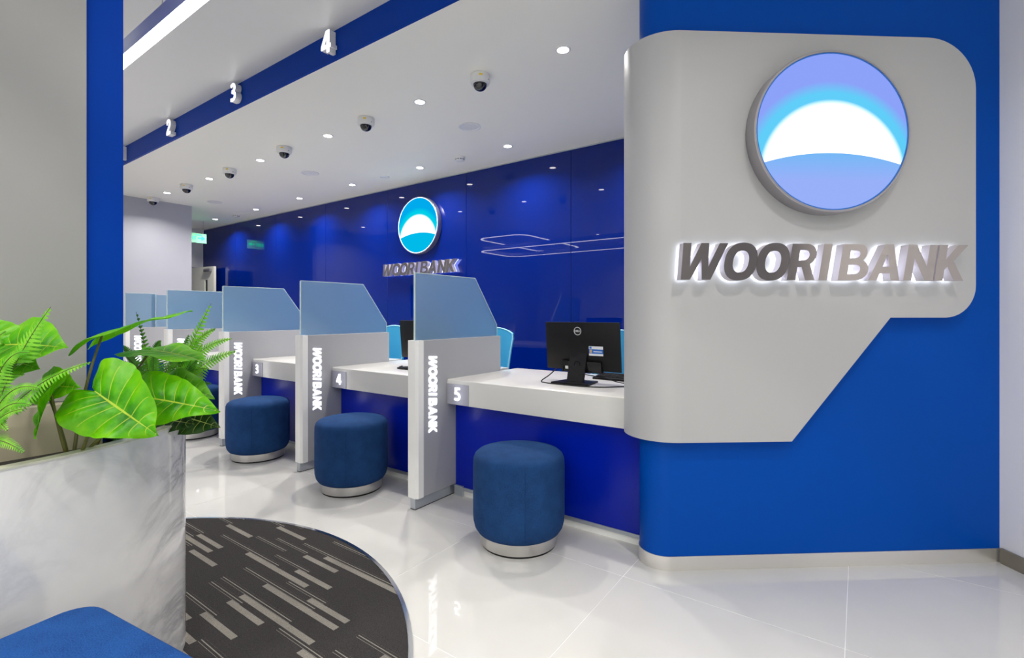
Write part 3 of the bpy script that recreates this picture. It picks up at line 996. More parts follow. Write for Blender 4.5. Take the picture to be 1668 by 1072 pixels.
def chair(x, y, rz, label, proto=[None]):
    if proto[0] is None:
        root = empty('task_chair')
        # back shell, wider at the top, gently curved (opens towards -y, the counter side is +... the sitter faces -y)
        def shell(off, sc):
            rows = []
            for i in range(9):
                t = i / 8
                z = 0.55 + 0.52 * t
                hw = (0.185 + 0.055 * t) * sc
                if t > 0.86: hw *= 1 - 0.06 * ((t - 0.86) / 0.14) ** 2
                row = []
                for j in range(9):
                    q = j / 8 * 2 - 1
                    zz = z - (0.05 * q * q * max(0, (t - 0.6) / 0.4))
                    row.append(Vector((hw * q, 0.22 + 0.05 * t - 0.05 * q * q + off, zz)))
                rows.append(row)
            return rows
        bm = bmesh.new()
        A, B = shell(0.0, 1.0), shell(0.035, 0.97)
        va = [[bm.verts.new(p) for p in r] for r in A]; vb = [[bm.verts.new(p) for p in r] for r in B]
        for i in range(8):
            for j in range(8):
                bm.faces.new((va[i][j], va[i][j + 1], va[i + 1][j + 1], va[i + 1][j]))
                bm.faces.new((vb[i + 1][j], vb[i + 1][j + 1], vb[i][j + 1], vb[i][j]))
        for i in range(8):
            bm.faces.new((va[i + 1][0], vb[i + 1][0], vb[i][0], va[i][0])); bm.faces.new((va[i][8], vb[i][8], vb[i + 1][8], va[i + 1][8]))
            bm.faces.new((va[0][i], vb[0][i], vb[0][i + 1], va[0][i + 1])); bm.faces.new((va[8][i + 1], vb[8][i + 1], vb[8][i], va[8][i]))
        link_mesh('backrest', bm, M['chair_cyan'], root, True, 50)
        bm = bmesh.new()
        edge = [A[i][0] for i in range(9)] + [A[8][j] for j in range(1, 9)] + [A[i][8] for i in range(7, -1, -1)]
        tube(bm, edge, 0.006, 6)
        link_mesh('piping', bm, M['chair_edge'], root)
        bm = bmesh.new(); box(bm, -0.23, 0.23, -0.22, 0.21, 0.44, 0.51, 0.025, 3)
        link_mesh('seat', bm, M['chair_cyan'], root)
        bm = bmesh.new(); tube(bm, [(0, 0.05, 0.43), (0, 0.24, 0.44), (0, 0.29, 0.55), (0, 0.30, 0.7)], 0.02, 8)
        link_mesh('back_bar', bm, M['black_plastic'], root)
        bm = bmesh.new(); lathe(bm, [(0.0, 0.45), (0.05, 0.44), (0.03, 0.40), (0.025, 0.12), (0.045, 0.11), (0.045, 0.07), (0.0, 0.07)], 20)
        link_mesh('gas_column', bm, M['chrome'], root)
        for k in range(5):
            a = 2 * PI * k / 5 + 0.3
            bm = bmesh.new(); tube(bm, [(0.03 * math.cos(a), 0.03 * math.sin(a), 0.09), (0.16 * math.cos(a), 0.16 * math.sin(a), 0.085), (0.27 * math.cos(a), 0.27 * math.sin(a), 0.065)], [0.024, 0.02, 0.014], 8)
            leg = link_mesh('leg', bm, M['black_plastic'], root)
            bm = bmesh.new(); lathe(bm, [(0.0, -0.018), (0.02, -0.018), (0.027, -0.012), (0.027, 0.012), (0.02, 0.018), (0.0, 0.018)], 16, Matrix.Translation((0.27 * math.cos(a), 0.27 * math.sin(a), 0.027)) @ Matrix.Rotation(a + PI / 2, 4, 'Z') @ Matrix.Rotation(PI / 2, 4, 'Y'))
            link_mesh('caster', bm, M['rubber'], leg)
        proto[0] = root
    else:
        root = copy_tree(proto[0])
    root.location = (x, y, 0)
    root.rotation_euler = (0, 0, rz)
    tag(root, label, 'chair', 'sky blue clerk chairs')
chair(-1.58, 3.47, 0.05, 'sky blue task chair behind the monitor of counter number 5')
chair(-2.83, 3.46, 0.05, 'sky blue task chair behind counter number 4, seen past the tallest divider')
chair(-4.27, 3.47, 0.0, 'sky blue task chair behind counter number 3')

# ------------------------------------------------------------------ ceiling fittings
def downlight(x, y, label, group, proto=[None]):
    if proto[0] is None:
        root = empty('downlight')
        bm = bmesh.new(); lathe(bm, [(0.037, 0.0), (0.037, -0.004), (0.046, -0.005), (0.050, -0.0015), (0.050, 0.0)], 32)
        link_mesh('trim_ring', bm, M['plastic_white'], root)
        bm = bmesh.new(); lathe(bm, [(0.0, -0.0035), (0.037, -0.0035), (0.037, -0.0005)], 32)
        link_mesh('lit_lens', bm, M['lens'], root)
        proto[0] = root
    else:
        root = copy_tree(proto[0])
    root.location = (x, y, H1)
    tag(root, label, 'ceiling light', group)
    ld = bpy.data.lights.new('downlight_lamp', 'AREA')
    ld.shape = 'DISK'; ld.size = 0.07; ld.energy = DOWNLIGHT_W; ld.color = (1.0, 0.95, 0.89); ld.spread = math.radians(140)
    lo = bpy.data.objects.new('downlight_lamp', ld); C.objects.link(lo)
    lo.location = (0, 0, -0.012); lo.parent = root
    return root
ORD = ['first', 'second', 'third', 'fourth', 'fifth', 'sixth']
A_ROW = [(-1.533, 2.719), (-2.832, 2.733), (-4.074, 2.751), (-5.324, 2.764), (-6.564, 2.775), (-7.806, 2.76)]
B_ROW = [(-2.863, 3.96), (-4.103, 3.96), (-5.363, 3.98), (-6.612, 4.0), (-7.879, 4.02), (-9.278, 4.02), (-1.45, 3.95)]
for i, (x, y) in enumerate(A_ROW):
    downlight(x, y, 'recessed downlight of the row with the cameras, %s from the white sign board' % ORD[i], 'downlights beside the cameras')
for i, (x, y) in enumerate(B_ROW):
    lb = 'recessed downlight near the blue glass wall, %s visible from the white sign board' % ORD[i] if i < 6 else 'recessed downlight near the blue glass wall, behind the white sign board'
    downlight(x, y, lb, 'downlights beside the blue glass wall')

def dome_camera(x, y, label, rz, proto=[None]):
    if proto[0] is None:
        root = empty('dome_camera')
        bm = bmesh.new(); lathe(bm, [(0.0, 0.0), (0.068, 0.0), (0.071, -0.006), (0.071, -0.05), (0.066, -0.060), (0.050, -0.064), (0.0, -0.064)], 40)
        link_mesh('housing', bm, M['plastic_white'], root)
        bm = bmesh.new(); lathe(bm, [(0.049, -0.062)] + [(0.049 * math.cos(a), -0.064 - 0.046 * math.sin(a)) for a in [PI / 2 * k / 10 for k in range(10)]] + [(0.0, -0.110)], 32)
        d = link_mesh('dome', bm, M['dome_black'], root)
        bm = bmesh.new(); lathe(bm, [(0.0, 0.003), (0.012, 0.003), (0.014, 0.0), (0.014, -0.01)], 16, Matrix.Translation((-0.012, -0.038, -0.088)) @ Matrix.Rotation(math.radians(125), 4, 'X'))
        link_mesh('camera_lens', bm, M['lens_grey'], d)
        bm = bmesh.new(); box(bm, -0.012, 0.012, -0.0725, -0.069, -0.030, -0.018)
        link_mesh('yellow_sticker', bm, M['yellow'], root, False)
        for k in range(3):
            a = math.radians(-40 + 70 * k)
            bm = bmesh.new(); lathe(bm, [(0.0, 0.0), (0.004, 0.0), (0.004, -0.003)], 10, Matrix.Translation((0.0712 * math.cos(a), 0.0712 * math.sin(a), -0.045)) @ Matrix.Rotation(a, 4, 'Z') @ Matrix.Rotation(PI / 2, 4, 'Y'))
            link_mesh('screw', bm, M['lens_grey'], root)
        proto[0] = root
    else:
        root = copy_tree(proto[0])
    root.location = (x, y, H1)
    root.rotation_euler = (0, 0, rz)
    tag(root, label, 'camera', 'dome cameras on the ceiling')
for i, (x, y) in enumerate([(-2.174, 2.676), (-3.45, 2.698), (-4.716, 2.69), (-5.929, 2.722), (-7.116, 2.736), (-8.30, 2.76)]):
    dome_camera(x, y, 'white dome security camera with black dome, %s from the white sign board' % ORD[i], 0.75)

def speaker(x, y, r, label, group=None, name='ceiling_speaker', cat='speaker'):
    root = empty(name, (x, y, H1))
    tag(root, label, cat, group)
    bm = bmesh.new(); lathe(bm, [(r * 0.8, 0.0), (r * 0.8, -0.004), (r * 0.9, -0.009), (r, -0.006), (r, 0.0)], 40)
    link_mesh('ring', bm, M['plastic_white'], root)
    bm = bmesh.new(); lathe(bm, [(0.0, -0.0045), (r * 0.5, -0.004), (r * 0.8, -0.0025)], 40)
    link_mesh('grille', bm, M['plastic_white'], root)
speaker(-2.84, 3.349, 0.10, 'round white ceiling speaker nearest the white sign board', 'ceiling speakers')
speaker(-5.329, 3.36, 0.10, 'round white ceiling speaker, second from the white sign board', 'ceiling speakers')
speaker(-7.863, 3.40, 0.10, 'round white ceiling speaker farthest from the white sign board', 'ceiling speakers')
speaker(-4.73, 3.975, 0.06, 'small flat round cover on the ceiling above the small dome logo', None, 'ceiling_sensor', 'sensor')
def smoke(x, y, label):
    root = empty('smoke_detector', (x, y, H1))
    tag(root, label, 'smoke detector', 'smoke detectors')
    bm = bmesh.new(); lathe(bm, [(0.0, 0.0), (0.055, 0.0), (0.056, -0.012), (0.05, -0.018), (0.0, -0.018)], 32)
    link_mesh('mount', bm, M['plastic_white'], root)
    bm = bmesh.new(); lathe(bm, [(0.046, -0.018), (0.047, -0.034), (0.034, -0.046), (0.0, -0.048)], 32)
    link_mesh('chamber', bm, M['plastic_white'], root)
    bm = bmesh.new()
    for k in range(10):
        a = 2 * PI * k / 10
        c, s = math.cos(a), math.sin(a)
        st = len(bm.verts)
        box(bm, 0.045, 0.0485, -0.009, 0.009, -0.031, -0.025)
        xform(bm, Matrix.Rotation(a, 4, 'Z'), st)
    link_mesh('vent_slots', bm, M['rubber'], root, False)
smoke(-3.482, 3.944, 'white smoke detector on the ceiling to the right of the small dome logo')
smoke(-8.59, 4.05, 'white smoke detector on the ceiling past the end wall')
bm = bmesh.new(); tube(bm, [(-8.54, 4.06, H1 - 0.006), (-8.0, 4.12, H1 - 0.005)], 0.005, 6)
tag(link_mesh('ceiling_cable', bm, M['plastic_white']), 'thin white cable run leading to the far smoke detector', 'cable')

# pendant light loops above the lobby
def pendant(x0, x1, y0, y1, z, label):
    root = empty('pendant_light', ((x0 + x1) / 2, (y0 + y1) / 2, z))
    tag(root, label, 'pendant light', 'linear pendant loops')
    iv = Matrix.Translation(-Vector(root.location))
    R = 0.28; w = 0.0255
    def loop(off):
        r = R + off
        return arc(x1 - R, y1 - R, r, 0, 90, 10) + arc(x0 + R, y1 - R, r, 90, 180, 10) + arc(x0 + R, y0 + R, r, 180, 270, 10) + arc(x1 - R, y0 + R, r, 270, 360, 10)
    bm = bmesh.new(); prism(bm, [loop(w), loop(-w)], z + 0.006, z + 0.082); xform(bm, iv)
    link_mesh('profile', bm, M['pendant_body'], root, True)
    bm = bmesh.new(); prism(bm, [loop(w), loop(-w)], z, z + 0.0055); xform(bm, iv)
    link_mesh('diffuser', bm, M['diffuser'], root, True)
    for x in [x0 + 0.35 + k * (x1 - x0 - 0.7) / max(1, round((x1 - x0) / 1.3)) for k in range(round((x1 - x0) / 1.3) + 1)]:
        for y in (y0, y1):
            bm = bmesh.new(); tube(bm, [(x, y, z + 0.082), (x, y, H2)], 0.0022, 6); xform(bm, iv)
            link_mesh('suspension_wire', bm, M['plastic_white'], root)
    return root
pendant(-6.5, 1.3, -0.36, 0.902, 2.50, 'long rounded linear pendant loop passing the top of the blue pillar')
pendant(-6.28, -5.15, -1.2, 1.2, 2.70, 'short rounded linear pendant loop hidden behind the blue pillar, mirrored in the blue glass')

# unseen lobby downlights added to brighten the foreground; last pair for the planter
LOBBY_FILL = [(x, y) for y in (-1.7, -3.5) for x in (-5.0, -1.7, 0.2, 2.2)] + [(1.4, 0.3), (0.6, 1.3), (-0.7, -0.9), (-1.5, -1.0)]
for i, (x, y) in enumerate(LOBBY_FILL):
    o = downlight(x, y, 'unseen recessed downlight added to brighten the lobby, outside the frame', 'added lobby downlights')
    o.location.z = H2
# exit sign and the far door
root = empty('exit_sign', (-9.68, 3.87, 2.56))
tag(root, 'green lit hanging exit sign at the end of the blue wall', 'exit sign')
bm = bmesh.new(); box(bm, -0.012, 0.012, -0.17, 0.17, -0.085, 0.085)
link_mesh('plate', bm, M['exit_plate'], root, False)
bm = bmesh.new()
f_ = lambda x, y, z: Vector((z, x, y))
def rect(x0, x1, y0, y1): return [(x0, y0), (x1, y0), (x1, y1), (x0, y1)]
e0 = -0.15
sc = 0.05
E_ = [[(0, 0), (0, 1), (.6, 1), (.6, .82), (.22, .82), (.22, .6), (.52, .6), (.52, .42), (.22, .42), (.22, .18), (.6, .18), (.6, 0)]]
X_ = [[(0, 0), (.23, .5), (0, 1), (.25, 1), (.36, .7), (.47, 1), (.72, 1), (.49, .5), (.72, 0), (.47, 0), (.36, .3), (.25, 0)]]
T_ = [[(.22, 0), (.22, .82), (0, .82), (0, 1), (.66, 1), (.66, .82), (.44, .82), (.44, 0)]]
x = 0.0
for g, w in ((E_, .68), (X_, .80), (GLYPH['I'][1], .33), (T_, .72)):
    prism(bm, [[(e0 + (px + x) * 0.062, -0.03 + py * 0.06) for px, py in c] for c in g], 0.0122, 0.015, f_)
    x += w
prism(bm, [[(0.03, -0.01), (0.085, -0.01), (0.085, -0.04), (0.15, 0.0), (0.085, 0.04), (0.085, 0.012), (0.03, 0.012)]], 0.0122, 0.015, f_)
prism(bm, [rect(-0.02, 0.09, 0.05, 0.062)], 0.0122, 0.015, f_)
link_mesh('exit_lettering', bm, M['green_glow'], root, False)
for s in (-0.12, 0.12):
    bm = bmesh.new(); tube(bm, [(0, s, 0.085), (0, s, H1 - 2.56)], 0.004, 6)
    link_mesh('hanger', bm, M['steel'], root)

root = empty('door_1', (-10.66, 4.20, 0), math.atan2(0.09, 0.70))
tag(root, kind='structure')
bm = bmesh.new()
prism(bm, [[(0.0, 0.008), (0.74, 0.008), (0.74, 2.10), (0.0, 2.10)], [(0.45, 0.95), (0.45, 1.85), (0.54, 1.85), (0.54, 0.95)]], -0.022, 0.022, lambda x, y, z: Vector((x, z, y)))
link_mesh('door_leaf', bm, M['door_white'], root, False)
bm = bmesh.new(); box(bm, 0.45, 0.54, -0.006, 0.006, 0.95, 1.85)
link_mesh('vision_pane', bm, M['dark_glass'], root, False)
bm = bmesh.new(); box(bm, 0.48, 0.68, -0.07, -0.022, 2.0, 2.06, 0.006, 2)
link_mesh('door_closer', bm, M['steel'], root)
bm = bmesh.new(); tube(bm, [(0.66, -0.022, 1.02), (0.66, -0.06, 1.02), (0.56, -0.065, 1.02)], 0.009, 8)
link_mesh('door_handle', bm, M['steel'], root)

# lobby things that only the blue glass mirrors
root = empty('wall_screen', (XL, 0.3, 1.5))
tag(root, 'dark wall screen on the white end wall, mirrored in the blue glass', 'screen')
bm = bmesh.new(); box(bm, 0.001, 0.05, -0.62, 0.62, -0.36, 0.36, 0.005, 1)
link_mesh('casing', bm, M['black_plastic'], root)
bm = bmesh.new(); box(bm, 0.05, 0.053, -0.60, 0.60, -0.34, 0.34)
link_mesh('display', bm, M['black_gloss'], root, False)

bm = bmesh.new(); prism(bm, [[(S1 - 0.02, D0 + 1.6), (S1 - 0.001, D0 + 1.6), (S1 - 0.001, D0 + 6.4), (S1 - 0.02, D0 + 6.4)]], 0.5, 2.6, cfun)  # unseen panel, added so the left letters mirror something dark
tag(link_mesh('reflection_panel', bm, M['reflection_dark']), 'unseen dark panel added on the right wall to darken the steel letters', 'wall panel')

# ------------------------------------------------------------------ carpet, planter, bench
cp = empty('carpet', (-2.27, 0.168, 0))
tag(cp, 'charcoal round carpet with grey dashes around the marble planter', 'carpet')
bm = bmesh.new(); lathe(bm, [(0.0, 0.0045), (1.415, 0.0045), (1.415, 0.0)], 128)
link_mesh('carpet_field', bm, M['carpet'], cp)
bm = bmesh.new(); lathe(bm, [(1.416, 0.0), (1.416, 0.0055), (1.432, 0.0055), (1.4335, 0.0)], 128)
link_mesh('metal_edge', bm, M['chrome'], cp)

pts = [(-1.716, 0.254), (-1.738, 0.382), (-1.791, 0.532), (-1.848, 0.619), (-1.902, 0.687), (-1.965, 0.744), (-2.05, 0.785), (-2.22, 0.83), (-2.5, 0.845), (-2.78, 0.82), (-3.0, 0.70), (-3.10, 0.48), (-3.12, 0.14)]
mir = [(x, 0.28 - y) for x, y in pts[::-1]][1:]
rim = catmull(pts + mir + [(-1.712, 0.14)], 6)
def inset(poly, d):
    o = []
    n = len(poly)
    for i in range(n):
        a, b = Vector(poly[i - 1]), Vector(poly[(i + 1) % n])
        t = (b - a).normalized()
        o.append((poly[i][0] - t.y * d, poly[i][1] + t.x * d))
    return o
def area(p): return sum(p[i - 1][0] * p[i][1] - p[i][0] * p[i - 1][1] for i in range(len(p)))
if area(rim) < 0: rim = rim[::-1]
pr = empty('planter', (-2.41, 0.14, 0.0045))
tag(pr, 'waist high rounded marble planter around the blue pillar', 'planter')
iv = Matrix.Translation(-Vector(pr.location))
bm = bmesh.new(); prism(bm, [rim, inset(rim, 0.03)], 0.0045, 0.815); xform(bm, iv)
link_mesh('planter_wall', bm, M['marble'], pr)
bm = bmesh.new(); prism(bm, [inset(rim, -0.002), inset(rim, 0.033)], 0.815, 0.821); xform(bm, iv)
link_mesh('planter_rim', bm, mat('rim_stone', lin(196, 196, 178), 0.2), pr)
bm = bmesh.new(); prism(bm, [inset(rim, 0.031)], 0.70, 0.765); xform(bm, iv)
link_mesh('soil', bm, M['soil'], pr)

bn = empty('bench', (-1.10, 0.06, 0.0), math.radians(8))
tag(bn, 'royal blue felt bench seat with rounded corner beside the marble planter', 'bench')
bm = bmesh.new()
hx, hy, rr = 0.50, 0.425, 0.075
op = arc(hx - rr, hy - rr, rr, 0, 90, 8) + arc(-hx + rr, hy - rr, rr, 90, 180, 8) + arc(-hx + rr, -hy + rr, rr, 180, 270, 8) + arc(hx - rr, -hy + rr, rr, 270, 360, 8)
prism(bm, [op], 0.10, 0.45)
es = [e for e in bm.edges if e.is_boundary is False and all(abs(v.co.z - 0.45) < 1e-5 for v in e.verts) and any(abs(f.normal.z) < 0.5 for f in e.link_faces)]
bm.normal_update()
es = [e for e in bm.edges if all(abs(v.co.z - 0.45) < 1e-5 for v in e.verts) and any(abs(f.normal.z) < 0.5 for f in e.link_faces)]
bmesh.ops.bevel(bm, geom=es, offset=0.016, segments=3, profile=0.5, affect='EDGES')
link_mesh('cushion', bm, M['bench_fabric'], bn)
bm = bmesh.new(); prism(bm, [[(x * 0.94, y * 0.94) for x, y in op]], 0.0045, 0.10)
link_mesh('plinth', bm, M['steel'], bn)

# ------------------------------------------------------------------ plants
OUT = catmull([(-.02, .02), (-.19, .12), (-.26, .28), (-.14, .42), (.07, .49), (.30, .46), (.52, .37), (.72, .23), (.89, .09), (1.0, .0)], 11, False)
def leaf(parent, name, A, Tp, nrm, m, width=1.0, droop=0.0, cup=0.1, wave=0.02, lob=1.0, seed=0, mass=10):
    """A: where the stalk joins, Tp: tip, nrm: facing of the blade"""
    A, Tp, nrm = Vector(A), Vector(Tp), Vector(nrm).normalized()
    ax = Tp - A
    L = ax.length
    ax.normalize()
    n = (nrm - ax * nrm.dot(ax)).normalized()
    sd = n.cross(ax)
    bm = bmesh.new()
    uvl = bm.loops.layers.uv.new('UVMap')
    K = len(OUT)
    J = 8
    rnd = random.Random(seed)
    ph = rnd.uniform(0, 6)
    data = {}
    def pt(i, j, sg):
        t = i / (K - 1)
        s = j / J
        mx = max(0.0, (t - 0.16) / 0.84)
        ox, oy = OUT[i]
        if ox < 0: ox *= lob
        x = mx + (ox - mx) * s
        sc_ = 1 + 0.035 * (abs(math.sin(PI * 10 * t)) - 0.6) * min(1, 4 * t * (1 - t))
        y = oy * s * width * sc_
        z = cup * abs(y) * 1.0 - droop * max(0, x) ** 2 + wave * math.sin(2 * PI * 3.2 * t + ph + sg) * s * s
        z += 0.022 * abs(math.sin(PI * (10 * t - 0.55 * s * s) - PI / 2)) * s * (1 - s) * 3 * min(1, 5 * (1 - t))
        if ox < 0: z -= 0.25 * abs(min(0, x)) * s
        return A + (ax * x + sd * (y * sg) + n * z) * L
    for sg in (1, -1):
        for i in range(K):
            for j in range(J + 1):
                if j == 0 and sg == -1:
                    data[(i, j, sg)] = data[(i, j, 1)]
                else:
                    data[(i, j, sg)] = bm.verts.new(pt(i, j, sg))
        for i in range(K - 1):
            for j in range(J):
                q = [(i, j), (i + 1, j), (i + 1, j + 1), (i, j + 1)]
                vs = [data[(a, b, sg)] for a, b in q]
                try:
                    f = bm.faces.new(vs)
                except ValueError:
                    continue
                for l, (a, b) in zip(f.loops, q):
                    l[uvl].uv = (a / (K - 1), b / J)
    bmesh.ops.remove_doubles(bm, verts=bm.verts[:], dist=1e-5)
    xform(bm, Matrix.Translation(-Vector(parent.location)))
    return link_mesh(name, bm, m, parent, True, 80)

def stalk(parent, base, mid, end, r0=0.0048, r1=0.003, m=None):
    bm = bmesh.new()
    p = bez(base, mid, end, 10)
    tube(bm, p, [r0 + (r1 - r0) * i / 10 for i in range(11)], 8)
    xform(bm, Matrix.Translation(-Vector(parent.location)))
    return link_mesh('stalk', bm, m or M['stem'], parent)

def frond(parent, base, mid, tip, nrm, m, width=0.05, n=26, bare=0.12, tooth=True):
    """rachis with two rows of leaflets lying in the plane facing nrm"""
    bm = bmesh.new()
    n = int(n * 1.35)
    P_ = bez(base, mid, tip, n)
    nrm = Vector(nrm).normalized()
    Lr = sum((P_[i + 1] - P_[i]).length for i in range(n))
    for i in range(1, n):
        t = i / n
        if t < bare: continue
        tn = (P_[min(i + 1, n)] - P_[i - 1]).normalized()
        sd = nrm.cross(tn).normalized()
        u = (t - bare) / (1 - bare)
        ln = 1.3 * width * (0.55 + 0.45 * math.sin(PI * min(1, u * 1.6 + 0.2))) * (1 - u ** 2.2) + 0.003
        wd = Lr / n * 0.50
        for sg in (1, -1):
            d = (sd * sg + tn * 0.45 - nrm * 0.18).normalized()
            q = P_[i]
            w = tn
            k = 4
            lo_, hi_ = [], []
            for a in range(k + 1):
                s = a / k
                ww = wd * (1.0 - 0.72 * s) * (1.12 if a % 2 else 0.8) * (0.6 if a == 0 else 1)
                c = q + d * ln * s - nrm * ln * 0.16 * s * s
                if a == k:
                    lo_.append(bm.verts.new(c)); hi_.append(lo_[-1])
                else:
                    lo_.append(bm.verts.new(c - w * ww)); hi_.append(bm.verts.new(c + w * ww))
            for a in range(k):
                vs = [lo_[a], lo_[a + 1], hi_[a + 1], hi_[a]]
                vs = list(dict.fromkeys(vs))
                bm.faces.new(vs)
    xform(bm, Matrix.Translation(-Vector(parent.location)))
    me_o = link_mesh('frond', bm, m, parent, False)
    bm = bmesh.new()
    tube(bm, P_, [0.0016 + (0.0007 - 0.0016) * i / n for i in range(n + 1)], 5)
    xform(bm, Matrix.Translation(-Vector(parent.location)))
    link_mesh('rachis', bm, M['fern_stem'], me_o)
    return me_o

CAMV = Vector((0.5787, -0.8155, 0))       # from the plants back to the lobby entrance
RT = Vector((0.8155, 0.5787, 0))
UP = Vector((0, 0, 1))

taro = empty('taro_plant', (-1.780, 0.405, 0.790))
tag(taro, 'bright green taro plant with large veined leaves at the planter front', 'plant')
b1, b2, b3 = (-1.792, 0.396, 0.795), (-1.794, 0.407, 0.790), (-1.782, 0.415, 0.794)
leaf(taro, 'leaf', (-1.707, 0.432, 0.989), (-1.526, 0.511, 0.880), CAMV + UP * 0.55, M['leaf'], 0.95, 0.10, 0.06, 0.05, 1.12, 1)
stalk(taro, b3, (-1.738, 0.434, 0.868), (-1.713, 0.433, 0.987))
leaf(taro, 'leaf', (-1.801, 0.562, 0.947), (-1.550, 0.666, 0.928), UP * 0.62 + CAMV * 0.9 + RT * 0.1, M['leaf'], 0.66, 0.12, 0.05, 0.03, 1.0, 2)
stalk(taro, b3, (-1.793, 0.469, 0.843), (-1.801, 0.562, 0.945))
leaf(taro, 'leaf', (-1.829, 0.480, 1.137), (-1.678, 0.649, 1.235), UP * 0.9 + CAMV * 0.25 - RT * 0.7, M['leaf'], 0.75, 0.12, -0.05, 0.02, 1.15, 3)
stalk(taro, b2, (-1.792, 0.421, 0.978), (-1.828, 0.481, 1.139))
leaf(taro, 'leaf', (-1.747, 0.355, 0.991), (-1.719, 0.300, 0.888), CAMV * 0.8 + UP * 0.25 - RT * 0.85, M['leaf'], 1.0, 0.15, 0.25, 0.04, 1.5, 4)
stalk(taro, b1, (-1.775, 0.371, 0.886), (-1.756, 0.354, 0.986))
stalk(taro, b1, (-1.781, 0.379, 0.900), (-1.847, 0.357, 1.001))
leaf(taro, 'leaf', (-1.847, 0.357, 1.001), (-1.743, 0.394, 1.006), CAMV + UP * 0.5, M['leaf'], 1.0, 0.2, 0.1, 0.03, 1.0, 9)
leaf(taro, 'leaf', (-1.888, 0.622, 1.083), (-1.712, 0.722, 1.064), UP * 0.95 + CAMV * 0.12, M['leaf'], 0.95, 0.12, 0.03, 0.03, 1.4, 5)
stalk(taro, (-1.917, 0.479, 0.761), (-1.918, 0.540, 0.950), (-1.888, 0.622, 1.079))
leaf(taro, 'leaf', (-1.872, 0.658, 0.972), (-1.724, 0.738, 0.942), UP * 0.8 + CAMV * 0.6, M['leaf_dark'], 0.8, 0.15, 0.03, 0.03, 1.0, 6)
stalk(taro, (-1.963, 0.569, 0.732), (-1.930, 0.592, 0.842), (-1.872, 0.658, 0.967))

phil = empty('leafy_plant', (-1.887, 0.255, 0.795))
tag(phil, 'leafy plant with broad rounded leaves cut by the left edge of the photo', 'plant')
leaf(phil, 'leaf', (-1.850, 0.281, 1.118), (-1.692, 0.357, 1.128), UP * 0.7 + CAMV * 0.75, M['leaf'], 1.05, 0.15, 0.08, 0.02, 1.3, 11)
leaf(phil, 'leaf', (-1.872, 0.278, 1.120), (-1.926, 0.215, 1.186), UP * 0.6 + CAMV * 0.75, M['leaf'], 1.1, 0.15, 0.05, 0.02, 1.2, 12)
leaf(phil, 'leaf', (-1.918, 0.282, 1.085), (-1.825, 0.336, 1.056), UP * 0.5 + CAMV * 0.8, M['leaf_dark'], 1.0, 0.15, 0.05, 0.02, 1.0, 13)
stalk(phil, (-1.887, 0.255, 0.795), (-1.903, 0.268, 0.987), (-1.850, 0.281, 1.116))
stalk(phil, (-1.907, 0.253, 0.792), (-1.946, 0.262, 0.984), (-1.875, 0.276, 1.119))
stalk(phil, (-1.911, 0.262, 0.789), (-1.988, 0.257, 0.947), (-1.918, 0.282, 1.085))

fern = empty('fern', (-1.807, 0.238, 0.798))
tag(fern, 'light green fern at the left planter edge in front of the grey pillar', 'fern')
F0 = (-1.813, 0.234, 0.860)
for mid, tip, nn, wd, k, bare in (
    ((-1.756, 0.274, 1.078), (-1.683, 0.338, 1.218), CAMV + UP * 0.2, 0.030, 24, 0.55),
    ((-1.709, 0.283, 1.034), (-1.534, 0.383, 1.082), CAMV * 0.8 + UP * 0.6, 0.030, 30, 0.35),
    ((-1.788, 0.252, 1.125), (-1.686, 0.299, 1.103), CAMV + UP * 0.3, 0.032, 22, 0.2),
    ((-1.746, 0.257, 1.049), (-1.639, 0.308, 1.017), CAMV + UP * 0.5, 0.030, 24, 0.2),
    ((-1.738, 0.250, 1.005), (-1.643, 0.294, 0.978), CAMV + UP * 0.5, 0.030, 24, 0.2),
    ((-1.829, 0.247, 1.060), (-1.766, 0.304, 1.043), CAMV + UP * 0.3, 0.034, 24, 0.2),
    ((-1.716, 0.242, 0.964), (-1.629, 0.278, 0.972), CAMV + UP * 0.8, 0.028, 22, 0.2),
    ((-1.722, 0.237, 0.919), (-1.627, 0.280, 0.868), CAMV + UP * 0.8, 0.026, 22, 0.2),
    ((-1.757, 0.237, 0.975), (-1.675, 0.259, 0.918), CAMV + UP * 0.6, 0.028, 20, 0.2),
    ((-1.855, 0.229, 1.123), (-1.762, 0.270, 1.156), CAMV + UP * 0.2, 0.034, 22, 0.2)):
    frond(fern, F0, mid, tip, nn, M['frond'], wd, k, bare)

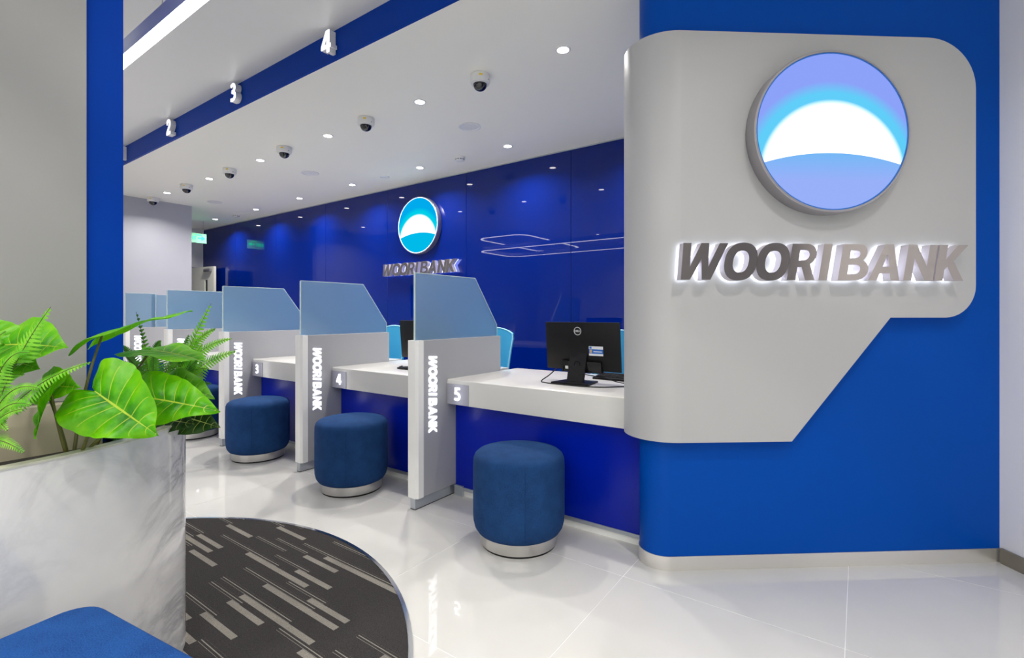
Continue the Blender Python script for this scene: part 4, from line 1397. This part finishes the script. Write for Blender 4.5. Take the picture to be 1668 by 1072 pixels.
fern2 = empty('fern', (-2.107, 0.712, 0.729))
tag(fern2, 'bushy fern at the right planter end reaching over the third divider', 'fern')
G0 = (-2.107, 0.712, 0.797)
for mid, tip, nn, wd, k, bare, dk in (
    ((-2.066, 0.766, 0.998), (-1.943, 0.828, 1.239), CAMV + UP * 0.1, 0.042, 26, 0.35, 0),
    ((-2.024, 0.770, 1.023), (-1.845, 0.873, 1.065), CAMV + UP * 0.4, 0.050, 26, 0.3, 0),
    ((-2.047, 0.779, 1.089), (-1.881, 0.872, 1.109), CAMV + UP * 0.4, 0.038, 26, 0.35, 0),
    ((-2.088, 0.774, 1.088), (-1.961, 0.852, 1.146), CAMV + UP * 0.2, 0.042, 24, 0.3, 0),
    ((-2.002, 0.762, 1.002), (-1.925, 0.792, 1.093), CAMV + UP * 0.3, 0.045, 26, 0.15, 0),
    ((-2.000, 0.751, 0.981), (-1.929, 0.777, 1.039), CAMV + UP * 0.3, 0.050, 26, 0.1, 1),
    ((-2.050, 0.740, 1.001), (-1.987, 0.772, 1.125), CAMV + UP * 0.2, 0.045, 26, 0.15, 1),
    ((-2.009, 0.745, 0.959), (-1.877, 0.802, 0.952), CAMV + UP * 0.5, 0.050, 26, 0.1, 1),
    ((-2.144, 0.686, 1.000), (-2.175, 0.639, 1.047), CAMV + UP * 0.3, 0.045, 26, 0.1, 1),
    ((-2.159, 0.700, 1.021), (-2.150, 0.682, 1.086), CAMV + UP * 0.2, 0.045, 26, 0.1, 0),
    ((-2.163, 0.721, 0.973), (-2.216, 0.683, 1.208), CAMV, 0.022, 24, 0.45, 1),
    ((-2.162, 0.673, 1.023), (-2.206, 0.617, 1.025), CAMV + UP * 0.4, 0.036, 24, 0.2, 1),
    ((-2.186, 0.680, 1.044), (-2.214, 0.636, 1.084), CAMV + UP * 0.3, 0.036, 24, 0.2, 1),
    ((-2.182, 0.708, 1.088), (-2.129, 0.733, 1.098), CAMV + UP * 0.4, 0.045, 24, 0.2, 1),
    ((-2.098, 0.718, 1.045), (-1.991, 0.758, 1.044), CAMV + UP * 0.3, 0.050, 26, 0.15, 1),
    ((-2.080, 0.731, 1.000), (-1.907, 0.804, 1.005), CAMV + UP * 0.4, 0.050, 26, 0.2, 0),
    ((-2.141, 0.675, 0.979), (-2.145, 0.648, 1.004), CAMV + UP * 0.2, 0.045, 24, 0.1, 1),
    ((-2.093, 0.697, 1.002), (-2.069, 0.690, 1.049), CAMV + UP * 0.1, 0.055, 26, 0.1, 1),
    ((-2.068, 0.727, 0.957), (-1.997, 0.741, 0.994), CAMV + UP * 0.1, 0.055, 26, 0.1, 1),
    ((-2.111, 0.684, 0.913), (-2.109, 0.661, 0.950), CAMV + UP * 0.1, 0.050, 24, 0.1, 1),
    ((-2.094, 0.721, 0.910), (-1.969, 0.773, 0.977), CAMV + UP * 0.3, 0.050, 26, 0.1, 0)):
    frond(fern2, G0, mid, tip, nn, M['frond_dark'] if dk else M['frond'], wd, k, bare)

low = empty('variegated_plant', (-2.040, 0.661, 0.718))
tag(low, 'low dark variegated plant under the bright leaves at the planter rim', 'plant')
for k, (a, t, nn) in enumerate((
    ((-1.984, 0.726, 0.843), (-1.845, 0.800, 0.811), CAMV + UP * 0.6), ((-2.008, 0.660, 0.837), (-1.836, 0.708, 0.845), CAMV + UP * 0.7),
    ((-2.066, 0.643, 0.815), (-1.918, 0.674, 0.808), CAMV + UP * 0.7), ((-2.060, 0.623, 0.798), (-2.004, 0.564, 0.772), CAMV + UP * 0.7),
    ((-2.022, 0.674, 0.794), (-1.935, 0.614, 0.772), CAMV + UP * 0.6), ((-2.077, 0.611, 0.788), (-2.088, 0.554, 0.783), CAMV + UP * 0.6),
    ((-2.019, 0.701, 0.811), (-1.909, 0.680, 0.795), CAMV + UP * 0.7), ((-1.994, 0.620, 0.783), (-1.926, 0.571, 0.755), CAMV + UP * 0.7),
    ((-1.988, 0.576, 0.787), (-1.949, 0.530, 0.763), CAMV + UP * 0.7))):
    leaf(low, 'leaf', a, t, nn, M['leaf_varie'], 0.9, 0.2, 0.05, 0.04, 1.0, 30 + k)
    stalk(low, (-2.043, 0.659, 0.712), (Vector((-2.043, 0.659, 0.761)) + Vector(a)) / 2, a, 0.003, 0.002)
